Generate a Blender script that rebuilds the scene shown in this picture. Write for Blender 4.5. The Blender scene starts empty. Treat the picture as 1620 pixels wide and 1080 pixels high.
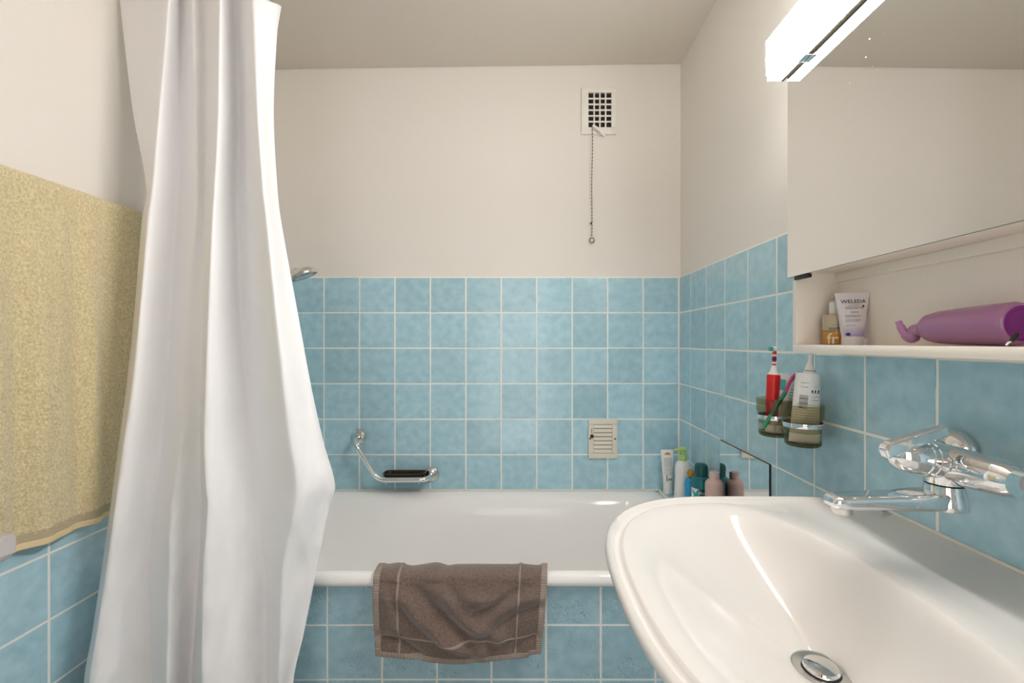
import bpy, bmesh, math, random
import numpy as np
from mathutils import Vector, Matrix, noise

random.seed(7)
S = bpy.context.scene
COL = S.collection
PI = math.pi

# ------------------------------------------------------------------ camera, world, exposure
CAMZ, F, CX, CY = 1.21, 703.0, 830.0, 541.0
cd = bpy.data.cameras.new('camera'); cam = bpy.data.objects.new('camera', cd); COL.objects.link(cam)
cam.location = (0, 0, CAMZ); cam.rotation_euler = (PI/2, 0, 0)
cd.sensor_fit = 'HORIZONTAL'; cd.sensor_width = 36.0; cd.lens = 36.0*F/1620.0
cd.shift_x = -(CX-810.0)/1620.0; cd.shift_y = (CY-540.0)/1620.0
cd.clip_start = 0.02
S.camera = cam
W = bpy.data.worlds.new('world'); S.world = W; W.use_nodes = True
W.node_tree.nodes['Background'].inputs[0].default_value = (1, .98, .96, 1)
W.node_tree.nodes['Background'].inputs[1].default_value = 0.5
vs = S.view_settings
vs.view_transform = 'Standard'; vs.look = 'None'; vs.gamma = 1.0; vs.use_curve_mapping = False
vs.exposure = 2.36
LAMP_STRENGTH = 14.0
S.cycles.use_denoising = True
S.cycles.max_bounces = 14; S.cycles.diffuse_bounces = 8; S.cycles.glossy_bounces = 6
S.cycles.transparent_max_bounces = 16
S.cycles.caustics_reflective = False; S.cycles.caustics_refractive = False
S.cycles.sample_clamp_indirect = 6.0

def P(px, py, D):
    """pixel of the 1620x1080 photograph at distance D along +Y -> world point"""
    return Vector(((px-CX)*D/F, D, CAMZ-(py-CY)*D/F))

# ------------------------------------------------------------------ materials
MATS = {}
def mat(name, col, rough=.5, metal=0., coat=0., spec=.5, trans=0., ior=1.45, sss=0., emis=None, estr=0., sheen=0.):
    if name in MATS: return MATS[name]
    m = bpy.data.materials.new(name); m.use_nodes = True
    b = m.node_tree.nodes['Principled BSDF']
    b.inputs['Base Color'].default_value = (*col, 1)
    b.inputs['Roughness'].default_value = rough
    b.inputs['Metallic'].default_value = metal
    b.inputs['Coat Weight'].default_value = coat
    b.inputs['Specular IOR Level'].default_value = spec
    b.inputs['Transmission Weight'].default_value = trans
    b.inputs['IOR'].default_value = ior
    b.inputs['Sheen Weight'].default_value = sheen
    if emis:
        b.inputs['Emission Color'].default_value = (*emis, 1); b.inputs['Emission Strength'].default_value = estr
    MATS[name] = m
    return m
def nodes(m): return m.node_tree.nodes, m.node_tree.links, m.node_tree.nodes['Principled BSDF']
def add_bump(m, scale, strength, dist=.002, detail=4., coord='Object', kind='noise', stretch=(1,1,1)):
    N, L, b = nodes(m)
    tc = N.new('ShaderNodeTexCoord'); mp = N.new('ShaderNodeMapping'); mp.inputs['Scale'].default_value = stretch
    t = N.new('ShaderNodeTexNoise' if kind == 'noise' else 'ShaderNodeTexVoronoi')
    t.inputs['Scale'].default_value = scale
    if kind == 'noise': t.inputs['Detail'].default_value = detail
    bp = N.new('ShaderNodeBump'); bp.inputs['Strength'].default_value = strength; bp.inputs['Distance'].default_value = dist
    L.new(tc.outputs[coord], mp.inputs[0]); L.new(mp.outputs[0], t.inputs['Vector'])
    L.new(t.outputs[0], bp.inputs['Height']); L.new(bp.outputs[0], b.inputs['Normal'])
    return t
def add_mottle(m, c1, c2, scale, detail=5., lo=.3, hi=.7, coord='Object', stretch=(1,1,1), rnd=False):
    N, L, b = nodes(m)
    tc = N.new('ShaderNodeTexCoord'); mp = N.new('ShaderNodeMapping'); mp.inputs['Scale'].default_value = stretch
    t = N.new('ShaderNodeTexNoise'); t.inputs['Scale'].default_value = scale; t.inputs['Detail'].default_value = detail
    r = N.new('ShaderNodeValToRGB')
    r.color_ramp.elements[0].position = lo; r.color_ramp.elements[0].color = (*c1, 1)
    r.color_ramp.elements[1].position = hi; r.color_ramp.elements[1].color = (*c2, 1)
    L.new(tc.outputs[coord], mp.inputs[0]); L.new(mp.outputs[0], t.inputs['Vector'])
    L.new(t.outputs[0], r.inputs[0])
    out = r.outputs[0]
    if rnd:
        oi = N.new('ShaderNodeObjectInfo')
        ml = N.new('ShaderNodeVectorMath'); ml.operation = 'SCALE'; ml.inputs['Scale'].default_value = 37.
        cb = N.new('ShaderNodeCombineXYZ')
        L.new(oi.outputs['Random'], cb.inputs[0]); L.new(oi.outputs['Random'], cb.inputs[1])
        L.new(cb.outputs[0], ml.inputs[0]); L.new(ml.outputs[0], mp.inputs['Location'])
        hs = N.new('ShaderNodeHueSaturation')
        mr = N.new('ShaderNodeMapRange'); mr.inputs['To Min'].default_value = .92; mr.inputs['To Max'].default_value = 1.08
        L.new(oi.outputs['Random'], mr.inputs[0]); L.new(mr.outputs[0], hs.inputs['Value'])
        L.new(out, hs.inputs['Color']); out = hs.outputs[0]
    L.new(out, b.inputs['Base Color'])
    return mp, out

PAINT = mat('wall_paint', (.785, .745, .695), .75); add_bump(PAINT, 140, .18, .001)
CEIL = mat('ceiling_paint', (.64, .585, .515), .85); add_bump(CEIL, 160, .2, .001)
GROUT = mat('grout', (.92, .89, .83), .85); add_bump(GROUT, 400, .25, .0006)
def tile_mat(name, crackle):
    m = mat(name, (.2, .45, .52), .13, spec=.5)
    N, L, b = nodes(m)
    mp, out = add_mottle(m, (.34, .555, .645), (.47, .68, .765), 30, 7., .28, .72, rnd=True)
    if crackle:
        v = N.new('ShaderNodeTexVoronoi'); v.feature = 'DISTANCE_TO_EDGE'; v.inputs['Scale'].default_value = 70
        v.inputs['Randomness'].default_value = .9
        n2 = N.new('ShaderNodeTexNoise'); n2.inputs['Scale'].default_value = 9
        st = N.new('ShaderNodeMapping'); st.inputs['Scale'].default_value = (1.6, .75, 1); st.inputs['Rotation'].default_value = (0, 0, .25)
        L.new(mp.outputs[0], st.inputs[0]); L.new(st.outputs[0], v.inputs['Vector']); L.new(mp.outputs[0], n2.inputs['Vector'])
        lt = N.new('ShaderNodeMapRange'); lt.inputs['From Min'].default_value = .0; lt.inputs['From Max'].default_value = .035
        lt.inputs['To Min'].default_value = .6; lt.inputs['To Max'].default_value = 0.
        L.new(v.outputs['Distance'], lt.inputs[0])
        g = N.new('ShaderNodeMapRange'); g.inputs['From Min'].default_value = .44; g.inputs['From Max'].default_value = .6
        L.new(n2.outputs[0], g.inputs[0])
        mu = N.new('ShaderNodeMath'); mu.operation = 'MULTIPLY'
        L.new(lt.outputs[0], mu.inputs[0]); L.new(g.outputs[0], mu.inputs[1])
        mx = N.new('ShaderNodeMixRGB'); mx.inputs[2].default_value = (.07, .19, .24, 1)
        L.new(mu.outputs[0], mx.inputs[0]); L.new(out, mx.inputs[1]); L.new(mx.outputs[0], b.inputs['Base Color'])
    t = N.new('ShaderNodeTexNoise'); t.inputs['Scale'].default_value = 16; t.inputs['Detail'].default_value = 3
    bp = N.new('ShaderNodeBump'); bp.inputs['Strength'].default_value = .12; bp.inputs['Distance'].default_value = .0015
    L.new(mp.outputs[0], t.inputs['Vector']); L.new(t.outputs[0], bp.inputs['Height']); L.new(bp.outputs[0], b.inputs['Normal'])
    return m
TILE = tile_mat('glazed_tile', False)
TILE_CR = tile_mat('crackled_glazed_tile', True)
CERAMIC = mat('white_ceramic', (.685, .66, .635), .11, spec=.5)
ENAMEL = mat('white_enamel', (.93, .905, .89), .1, spec=.5)
CHROME = mat('chrome', (.80, .81, .82), .05, metal=1.)
CHROME_SOFT = mat('brushed_chrome', (.72, .71, .69), .18, metal=1.)
WHITE = mat('white_plastic', (.82, .79, .74), .4)
CREAM = mat('cream_plastic', (.76, .70, .60), .45)
BLACK = mat('black_plastic', (.012, .012, .013), .4)
VENT_SHADE = mat('painted_vent_shade', (.02, .012, .01), .8)
WOODW = mat('white_laminate', (.86, .79, .71), .38); add_bump(WOODW, 90, .08, .0006)
MIRROR = mat('mirror_glass', (.82, .82, .80), .012, metal=1.)
def dirty_mirror():
    m = mat('mirror_glass_spotted', (.82, .82, .80), .012, metal=1.)
    N, L, b = nodes(m)
    tc = N.new('ShaderNodeTexCoord')
    v = N.new('ShaderNodeTexVoronoi'); v.inputs['Scale'].default_value = 70
    n = N.new('ShaderNodeTexNoise'); n.inputs['Scale'].default_value = 6; n.inputs['Detail'].default_value = 3
    L.new(tc.outputs['Object'], v.inputs['Vector']); L.new(tc.outputs['Object'], n.inputs['Vector'])
    a = N.new('ShaderNodeMapRange'); a.inputs['From Min'].default_value = .09; a.inputs['From Max'].default_value = .05
    L.new(v.outputs['Distance'], a.inputs[0])
    c = N.new('ShaderNodeMapRange'); c.inputs['From Min'].default_value = .58; c.inputs['From Max'].default_value = .66
    L.new(n.outputs[0], c.inputs[0])
    mu = N.new('ShaderNodeMath'); mu.operation = 'MULTIPLY'; L.new(a.outputs[0], mu.inputs[0]); L.new(c.outputs[0], mu.inputs[1])
    r = N.new('ShaderNodeMapRange'); r.inputs['To Min'].default_value = .012; r.inputs['To Max'].default_value = .6
    L.new(mu.outputs[0], r.inputs[0]); L.new(r.outputs[0], b.inputs['Roughness'])
    return m
MIRROR2 = dirty_mirror()
GLASSEDGE = mat('green_glass_edge', (.10, .20, .17), .15)
LAMP = mat('lamp_diffuser', (.9, .9, .88), .4, emis=(1., .975, .95), estr=LAMP_STRENGTH)

def curtain_mat():
    m = mat('curtain_fabric', (.935, .93, .94), .5)
    N, L, b = nodes(m)
    tr = N.new('ShaderNodeBsdfTranslucent'); tr.inputs[0].default_value = (.935, .93, .94, 1)
    mx = N.new('ShaderNodeMixShader'); mx.inputs[0].default_value = .14
    out = N['Material Output']
    L.new(b.outputs[0], mx.inputs[1]); L.new(tr.outputs[0], mx.inputs[2]); L.new(mx.outputs[0], out.inputs[0])
    tc = N.new('ShaderNodeTexCoord'); t = N.new('ShaderNodeTexNoise'); t.inputs['Scale'].default_value = 22
    t.inputs['Detail'].default_value = 6; t.inputs['Roughness'].default_value = .6
    bp = N.new('ShaderNodeBump'); bp.inputs['Strength'].default_value = .3; bp.inputs['Distance'].default_value = .003
    L.new(tc.outputs['Object'], t.inputs['Vector']); L.new(t.outputs[0], bp.inputs['Height']); L.new(bp.outputs[0], b.inputs['Normal'])
    return m
CURTAIN = curtain_mat()
def thin_glass(name, col, gl=.06):
    m = bpy.data.materials.new(name); m.use_nodes = True
    N, L = m.node_tree.nodes, m.node_tree.links
    N.remove(N['Principled BSDF'])
    t = N.new('ShaderNodeBsdfTransparent'); t.inputs[0].default_value = (*col, 1)
    g = N.new('ShaderNodeBsdfGlossy'); g.inputs['Roughness'].default_value = .04
    lw = N.new('ShaderNodeLayerWeight'); lw.inputs[0].default_value = .5
    pw = N.new('ShaderNodeMath'); pw.operation = 'POWER'; pw.inputs[1].default_value = 4.
    fr = N.new('ShaderNodeMath'); fr.operation = 'MULTIPLY_ADD'; fr.inputs[1].default_value = .55; fr.inputs[2].default_value = .03
    L.new(lw.outputs['Facing'], pw.inputs[0]); L.new(pw.outputs[0], fr.inputs[0])
    mx = N.new('ShaderNodeMixShader')
    L.new(fr.outputs[0], mx.inputs[0]); L.new(t.outputs[0], mx.inputs[1]); L.new(g.outputs[0], mx.inputs[2])
    L.new(mx.outputs[0], N['Material Output'].inputs[0])
    return m
SMOKE = thin_glass('smoked_glass', (.84, .81, .70))
SMOKE_DARK = thin_glass('smoked_glass_base', (.48, .44, .28))
CLEAR = thin_glass('clear_plastic', (.97, .94, .88))
FROST = mat('frosted_greige', (.52, .46, .37), .35)

# ------------------------------------------------------------------ mesh helpers
def link(name, me, m, parent=None, smooth=False):
    o = bpy.data.objects.new(name, me); COL.objects.link(o)
    if m is not None and not me.materials: me.materials.append(m)
    if smooth:
        for p in me.polygons: p.use_smooth = True
    if parent is not None: attach(o, parent)
    return o
def attach(o, parent):
    o.parent = parent
    o.matrix_parent_inverse = world_of(parent).inverted()
def world_of(o):
    mw = o.matrix_basis.copy()
    if o.parent is not None:
        mw = world_of(o.parent) @ o.matrix_parent_inverse @ mw
    return mw
def pydata(name, v, f, m, parent=None, smooth=True):
    me = bpy.data.meshes.new(name); me.from_pydata([tuple(q) for q in v], [], f); me.update()
    bm = bmesh.new(); bm.from_mesh(me); bmesh.ops.recalc_face_normals(bm, faces=bm.faces); bm.to_mesh(me); bm.free()
    return link(name, me, m, parent, smooth)
def from_bm(name, bm, m, parent=None, smooth=False):
    me = bpy.data.meshes.new(name); bmesh.ops.recalc_face_normals(bm, faces=bm.faces); bm.to_mesh(me); bm.free()
    return link(name, me, m, parent, smooth)
def autosmooth(o, ang=35):
    me = o.data
    for p in me.polygons: p.use_smooth = True
    bm = bmesh.new(); bm.from_mesh(me)
    for e in bm.edges:
        if len(e.link_faces) == 2 and e.calc_face_angle(0) > math.radians(ang): e.smooth = False
    bm.to_mesh(me); bm.free()
    return o
def box(name, lo, hi, m, parent=None, bev=0., seg=2, rot=None):
    """axis box lo..hi (world), optional bevel and rotation (Matrix about its centre)"""
    lo, hi = Vector(lo), Vector(hi); c = (lo+hi)/2; d = hi-lo
    bm = bmesh.new(); bmesh.ops.create_cube(bm, size=1)
    bmesh.ops.scale(bm, vec=d, verts=bm.verts)
    if bev > 0: bmesh.ops.bevel(bm, geom=list(bm.edges), offset=min(bev, min(d)*.49), segments=seg, affect='EDGES', profile=.5)
    if rot is not None: bmesh.ops.transform(bm, matrix=rot, verts=bm.verts)
    bmesh.ops.translate(bm, vec=c, verts=bm.verts)
    o = from_bm(name, bm, m, parent)
    return autosmooth(o) if bev > 0 else o
def frame_axes(d):
    d = Vector(d).normalized(); a = Vector((0, 0, 1)) if abs(d.z) < .9 else Vector((1, 0, 0))
    u = d.cross(a).normalized(); v = u.cross(d).normalized()
    return u, v
def tube_vf(pts, rad, n=14, cap=True):
    pts = [Vector(p) for p in pts]; k = len(pts)
    if not hasattr(rad, '__len__'): rad = [rad]*k
    V, Fc = [], []
    u = None
    for i in range(k):
        d = (pts[min(i+1, k-1)]-pts[max(i-1, 0)]).normalized()
        if u is None: u, _ = frame_axes(d)
        u = (u-d*u.dot(d)).normalized(); w = d.cross(u)
        for j in range(n):
            a = 2*PI*j/n; V.append(pts[i]+(u*math.cos(a)+w*math.sin(a))*rad[i])
    for i in range(k-1):
        for j in range(n):
            Fc.append((i*n+j, i*n+(j+1) % n, (i+1)*n+(j+1) % n, (i+1)*n+j))
    if cap: Fc.append(tuple(range(n))); Fc.append(tuple(range((k-1)*n, k*n)))
    return V, Fc
def tube(name, pts, rad, m, parent=None, n=14, cap=True):
    V, Fc = tube_vf(pts, rad, n, cap); return autosmooth(pydata(name, V, Fc, m, parent), 50)
def smooth_path(pts, n=8):
    pts = [Vector(p) for p in pts]; out = []
    for i in range(len(pts)-1):
        p0, p1, p2, p3 = pts[max(i-1, 0)], pts[i], pts[i+1], pts[min(i+2, len(pts)-1)]
        for k in range(n):
            t = k/n
            out.append(.5*((2*p1)+(p2-p0)*t+(2*p0-5*p1+4*p2-p3)*t*t+(3*p1-p0-3*p2+p3)*t**3))
    out.append(pts[-1]); return out
def bend_path(pts, r, n=7):
    """polyline with rounded corners of radius r"""
    pts = [Vector(p) for p in pts]; out = [pts[0]]
    for i in range(1, len(pts)-1):
        a = (pts[i-1]-pts[i]); b = (pts[i+1]-pts[i])
        t = min(r, a.length*.49, b.length*.49)
        p, q = pts[i]+a.normalized()*t, pts[i]+b.normalized()*t
        for k in range(n+1):
            s = k/n; out.append((1-s)**2*p+2*s*(1-s)*pts[i]+s*s*q)
    out.append(pts[-1]); return out
def lathe_vf(prof, base, axis=(0, 0, 1), n=28, sx=1., sy=1., ux=None):
    base = Vector(base); d = Vector(axis).normalized()
    if ux is None: u, w = frame_axes(d)
    else:
        u = Vector(ux); u = (u-d*u.dot(d)).normalized(); w = d.cross(u)
    V, Fc = [], []
    for r, h in prof:
        for j in range(n):
            a = 2*PI*j/n; V.append(base+d*h+u*(r*sx*math.cos(a))+w*(r*sy*math.sin(a)))
    for i in range(len(prof)-1):
        for j in range(n): Fc.append((i*n+j, i*n+(j+1) % n, (i+1)*n+(j+1) % n, (i+1)*n+j))
    if prof[0][0] > 1e-5: Fc.append(tuple(range(n)))
    if prof[-1][0] > 1e-5: Fc.append(tuple(range((len(prof)-1)*n, len(prof)*n)))
    return V, Fc
def lathe(name, prof, base, m, parent=None, axis=(0, 0, 1), n=28, sx=1., sy=1., ux=None, ang=40):
    V, Fc = lathe_vf(prof, base, axis, n, sx, sy, ux)
    o = pydata(name, V, Fc, m, parent)
    bm = bmesh.new(); bm.from_mesh(o.data); bmesh.ops.remove_doubles(bm, verts=bm.verts, dist=1e-6); bm.to_mesh(o.data); bm.free()
    return autosmooth(o, ang)
def loft(name, loops, m, parent=None, cap0=False, cap1=False, ang=60):
    n = len(loops[0]); V = [p for l in loops for p in l]; Fc = []
    for i in range(len(loops)-1):
        for j in range(n): Fc.append((i*n+j, i*n+(j+1) % n, (i+1)*n+(j+1) % n, (i+1)*n+j))
    if cap0: Fc.append(tuple(range(n)))
    if cap1: Fc.append(tuple(range((len(loops)-1)*n, len(loops)*n)))
    return autosmooth(pydata(name, V, Fc, m, parent), ang)
def grid(name, fn, nu, nv, m, parent=None, thick=0.):
    V = [fn(i/(nu-1), j/(nv-1)) for j in range(nv) for i in range(nu)]
    Fc = [(j*nu+i, j*nu+i+1, (j+1)*nu+i+1, (j+1)*nu+i) for j in range(nv-1) for i in range(nu-1)]
    me = bpy.data.meshes.new(name); me.from_pydata([tuple(q) for q in V], [], Fc); me.update()
    o = link(name, me, m, parent, True)
    if thick:
        md = o.modifiers.new('thickness', 'SOLIDIFY'); md.thickness = thick; md.offset = 0
    return o
def empty(name, loc, label, cat, group=None, kind=None):
    o = bpy.data.objects.new(name, None); COL.objects.link(o); o.location = loc; o.empty_display_size = .05
    return tag(o, label, cat, group, kind)
def tag(o, label, cat=None, group=None, kind=None):
    o['label'] = label
    if cat: o['category'] = cat
    if group: o['group'] = group
    if kind: o['kind'] = kind
    return o
def text(s, size, mapf, m, parent, name='lettering', ext=.00015, align='CENTER', bold=0., sx=1.):
    """lettering as real geometry: glyph plane (u right, v up, w out) mapped into the scene by mapf"""
    cu = bpy.data.curves.new('glyphs', 'FONT'); cu.body = s; cu.size = size; cu.align_x = align; cu.offset = bold*size
    cu.resolution_u = 3
    t = bpy.data.objects.new('glyphs', cu); COL.objects.link(t)
    dg = bpy.context.evaluated_depsgraph_get()
    me = bpy.data.meshes.new_from_object(t.evaluated_get(dg))
    bpy.data.objects.remove(t); bpy.data.curves.remove(cu)
    bm = bmesh.new(); bm.from_mesh(me)
    for _ in range(1): bmesh.ops.subdivide_edges(bm, edges=[e for e in bm.edges if e.calc_length() > size*.3], cuts=1)
    for v in bm.verts: v.co = mapf(v.co.x*sx, v.co.y, ext)
    bm.to_mesh(me); bm.free(); me.materials.clear(); me.name = name
    return link(name, me, m, parent)
def strips(name, rects, mapf, m, parent, ext=.0005):
    """small flat printed marks: rects (u0,v0,u1,v1) mapped by mapf, one printed part"""
    V, Fc = [], []
    for (a, b, c, d) in rects:
        k = max(1, int(abs(c-a)/.003)); 
        for i in range(k):
            u0, u1 = a+(c-a)*i/k, a+(c-a)*(i+1)/k
            kv = max(1, int(abs(d-b)/.004))
            for j in range(kv):
                v0, v1 = b+(d-b)*j/kv, b+(d-b)*(j+1)/kv
                q = len(V); V += [mapf(u0, v0, ext), mapf(u1, v0, ext), mapf(u1, v1, ext), mapf(u0, v1, ext)]; Fc.append((q, q+1, q+2, q+3))
    o = pydata(name, V, Fc, m, parent, False)
    if name in ('print', 'barcode'): o['kind'] = 'stuff'
    return o
def lines_of_print(u0, u1, v0, v1, n, h, seed=1):
    """rows of tiny word-like dashes"""
    rg = random.Random(seed); out = []
    for i in range(n):
        v = v1-(v1-v0)*i/max(1, n-1); u = u0
        while u < u1:
            w = rg.uniform(.0015, .006); out.append((u, v, min(u+w, u1), v+h)); u += w+.0009
    return out

# ------------------------------------------------------------------ the room
XL, XR, YB, YF = -1.085, .665, 1.905, -.85
PT = .152                      # tile pitch
TT = .006                      # tile thickness: tile faces lie on XL / XR / YB
TOP = 1.488                    # top of the tiling
RIM = .576
wb = box('wall_back', (XL-.2, YB+TT, -.05), (XR+.2, YB+.1, 2.6), PAINT)
wr = box('wall_right', (XR+TT, YF-.1, -.05), (XR+.1, YB+TT, 2.6), PAINT)
wl = box('wall_left', (XL-.1, YF-.1, -.05), (XL-TT, YB+TT, 2.6), PAINT)
DX0, DX1, DH = -.50, .30, 2.02      # unseen doorway added behind the camera so world light fills the room
V, Fc = [], []
for (a, b, c, d) in ((XL-TT, DX0, -.05, 2.6), (DX1, XR+TT, -.05, 2.6), (DX0, DX1, DH, 2.6)):
    q = len(V); V += [(x, y, z) for y in (YF-.1, YF) for z in (c, d) for x in (a, b)]
    Fc += [tuple(q+i for i in f) for f in ((0, 1, 3, 2), (4, 5, 7, 6), (0, 1, 5, 4), (2, 3, 7, 6), (0, 2, 6, 4), (1, 3, 7, 5))]
wf = pydata('wall_front', V, Fc, PAINT, None, False)
FLOORM = mat('floor_tiles', (.30, .22, .17), .35); add_bump(FLOORM, 40, .1)
fl = box('floor', (XL-TT, YF, -.05), (XR+TT, YB+TT, 0), FLOORM)
for o, l, c in ((wb, 'white painted back wall behind the bathtub with blue tiled lower half', 'wall'),
                (wr, 'right wall with blue tiles below cream paint behind the washbasin', 'wall'),
                (wl, 'left wall with blue tiles behind the yellow towel', 'wall'),
                (wf, 'painted wall with an added fill-light doorway opposite the bathtub', 'wall'),
                (fl, 'brown bathroom floor in front of the bathtub', 'floor')):
    tag(o, l, c, kind='structure')
# ceiling: slightly out of level, ends a hair short of the back wall (the dark joint)
def ceil_z(x): return 2.398+.0139*(x-.1)
V = []
for (x, y) in ((XL-TT, YF), (XR+TT, YF), (XR+TT, YB+TT-.003), (XL-TT, YB+TT-.003)):
    V.append((x, y, ceil_z(x)))
V += [(x, y, z+.08) for (x, y, z) in V]
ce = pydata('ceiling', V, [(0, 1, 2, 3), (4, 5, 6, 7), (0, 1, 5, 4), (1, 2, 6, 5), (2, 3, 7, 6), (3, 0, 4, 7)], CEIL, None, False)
tag(ce, 'plain greyish white ceiling above the bathtub', 'ceiling', kind='structure')

# shared tile mesh (unit: 0.15 x 0.15 x TT, face on +z at z = 0)
def tile_mesh(name, m):
    bm = bmesh.new(); bmesh.ops.create_cube(bm, size=1)
    bmesh.ops.scale(bm, vec=(.1496, .1496, TT), verts=bm.verts); bmesh.ops.translate(bm, vec=(0, 0, -TT/2), verts=bm.verts)
    ed = [e for e in bm.edges if all(v.co.z > -.001 for v in e.verts)]
    bmesh.ops.bevel(bm, geom=ed, offset=.0011, segments=2, affect='EDGES')
    me = bpy.data.meshes.new(name); bm.to_mesh(me); bm.free(); me.materials.append(m)
    return me
TILE_ME = tile_mesh('tile', TILE); TILE_ME_CR = tile_mesh('tile_crackled', TILE_CR)
rgt = random.Random(3)
def tile_field(parent, origin, eu, ev, ucuts, vcuts, me, skip=None, gap=.0038):
    """tiles between successive cut lines along eu / ev; normal = eu x ev"""
    eu, ev = Vector(eu), Vector(ev); n = eu.cross(ev)
    R = Matrix((eu, ev, n)).transposed().to_4x4()
    for i in range(len(ucuts)-1):
        for j in range(len(vcuts)-1):
            u0, u1, v0, v1 = ucuts[i], ucuts[i+1], vcuts[j], vcuts[j+1]
            if skip and skip((u0+u1)/2, (v0+v1)/2): continue
            su, sv = (u1-u0-gap)/.1496, (v1-v0-gap)/.1496
            if su < .03 or sv < .03: continue
            o = bpy.data.objects.new('tile', me); COL.objects.link(o)
            c = Vector(origin)+eu*((u0+u1)/2)+ev*((v0+v1)/2)+n*rgt.uniform(-.0004, .0002)
            tilt = Matrix.Rotation(rgt.gauss(0, .0022), 4, 'X') @ Matrix.Rotation(rgt.gauss(0, .0022), 4, 'Y')
            o.matrix_basis = Matrix.Translation(c) @ R @ tilt @ Matrix.Diagonal((su, sv, 1, 1))
            attach(o, parent)
def cuts(a, b, anchor, pitch=PT):
    k = math.ceil((a-anchor)/pitch+1e-6); out = [a]
    while anchor+k*pitch < b-1e-4:
        if anchor+k*pitch > a+1e-4: out.append(anchor+k*pitch)
        k += 1
    return out+[b]
Z0 = 1.184                      # one horizontal joint; the rest follow at the pitch
zc_all = cuts(.0, TOP, Z0)
zc_back = cuts(RIM, TOP, Z0)
gb = .0009                      # grout lies this far below the tile faces
box('grout', (XL, YB+gb, RIM-.04), (XR, YB+TT, TOP+.002), GROUT, wb)
box('grout', (XR+gb, YF, 0), (XR+TT, YB+gb, TOP+.002), GROUT, wr)
box('grout', (XL-TT, YF, 0), (XL-gb, YB+gb, TOP+.002), GROUT, wl)
# back wall: u = +X, v = +Z, normal -Y  (eu x ev = X x Z = -Y)
tile_field(wb, (0, YB, 0), (1, 0, 0), (0, 0, 1), cuts(XL, XR, .660), zc_back, TILE_ME)
# right wall: u = -Y, v = Z -> normal (-Y x Z) = -X
LM_Y0, LM_Y1, LM_Z1 = 1.199, 1.503, Z0-2*PT     # the small mirror let in above the ledge
tile_field(wr, (XR, 0, 0), (0, -1, 0), (0, 0, 1), sorted(-c for c in cuts(-.62, YB, 1.781)), zc_all, TILE_ME)
# left wall: u = +Y, v = Z -> normal +X
tile_field(wl, (XL, 0, 0), (0, 1, 0), (0, 0, 1), cuts(-.62, YB, 1.014), zc_all, TILE_ME)

# added door behind the camera, beside the fill-light doorway (seen only in the chrome)
WOOD = mat('brown_door_wood', (.20, .085, .04), .4); add_bump(WOOD, 20, .1, stretch=(1, 1, .1))
d1 = box('door_1', (DX1+.005, YF-.1-.80, .005), (DX1+.045, YF-.1, DH-.01), WOOD, None, .004)
tag(d1, 'brown wooden door standing open outside the added doorway', 'door', kind='structure')
tube('door_handle', bend_path([(DX1+.01, YF-.83, 1.03), (DX1-.05, YF-.83, 1.03), (DX1-.05, YF-.72, 1.03)], .015), .009, CHROME, d1)
t1 = empty('trim_2', (DX0, YF, 0), 'brown door frame around the added fill-light doorway', 'door frame', kind='structure')
for lo, hi in (((DX0-.06, YF-.11, 0), (DX0, YF+.012, DH+.06)), ((DX1, YF-.11, 0), (DX1+.06, YF+.012, DH+.06)), ((DX0, YF-.11, DH), (DX1, YF+.012, DH+.06))):
    box('jamb', lo, hi, WOOD, t1, .003)

# ------------------------------------------------------------------ bathtub
LEDGE_X = .573
APY = 1.234                     # face of the tiled apron
ap = box('wall_apron', (XL-.001, APY+TT, 0), (XR+.001, APY+.04, .545), GROUT)
tag(ap, 'tiled front panel of the bathtub below its white rim', 'tub panel', kind='structure')
box('grout', (XL, APY+gb, 0), (XR, APY+TT+.001, .545), GROUT, ap)
tile_field(ap, (0, APY, 0), (1, 0, 0), (0, 0, 1), cuts(XL, XR, .0597, .1518), [0, .121, .273, .425, .543], TILE_ME_CR)
def rrect(x0, x1, y0, y1, r, z, n=10):
    out = []
    for cx, cy, a0 in ((x1-r, y1-r, 0), (x0+r, y1-r, PI/2), (x0+r, y0+r, PI), (x1-r, y0+r, 1.5*PI)):
        for k in range(n+1):
            a = a0+PI/2*k/n; out.append(Vector((cx+r*math.cos(a), cy+r*math.sin(a), z)))
    return out
TX0, TX1, TY0, TY1 = XL+.004, LEDGE_X-.002, 1.210, YB-.002
prof = [  # x0 inset, x1 inset, y0 inset, y1 inset, corner r, z
    (.012, .012, .020, .012, .012, .540), (.002, .002, .006, .003, .014, .541), (0, 0, .001, 0, .015, .546), (0, 0, 0, 0, .016, .556), (.001, .001, .003, 0, .018, .566), (.004, .004, .008, .002, .022, .5725),
    (.010, .010, .015, .006, .03, RIM), (.03, .03, .024, .016, .05, RIM), (.045, .045, .030, .026, .07, RIM-.002),
    (.054, .054, .036, .036, .08, RIM-.007), (.062, .060, .042, .050, .085, RIM-.017), (.070, .066, .047, .064, .09, RIM-.034),
    (.085, .074, .054, .078, .10, RIM-.075), (.12, .090, .068, .096, .12, .40), (.17, .11, .085, .116, .13, .28),
    (.21, .13, .105, .140, .14, .215), (.26, .17, .14, .175, .13, .185), (.34, .24, .20, .24, .10, .176), (.7, .6, .30, .30, .03, .172)]
tb = empty('bathtub', ((TX0+TX1)/2, (TY0+TY1)/2, 0), 'long white enamel bathtub set along the tiled back wall', 'bathtub')
loft('tub_shell', [rrect(TX0+a, TX1-b, TY0+c, TY1-d, r, z) for a, b, c, d, r, z in prof], ENAMEL, tb, cap1=True)
SIL = mat('silicone_joint', (.80, .74, .66), .5)
tube('sealant_bead', [(TX0, YB-.003, RIM+.001), (TX1, YB-.003, RIM+.001)], .004, SIL, tb, n=8)
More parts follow.
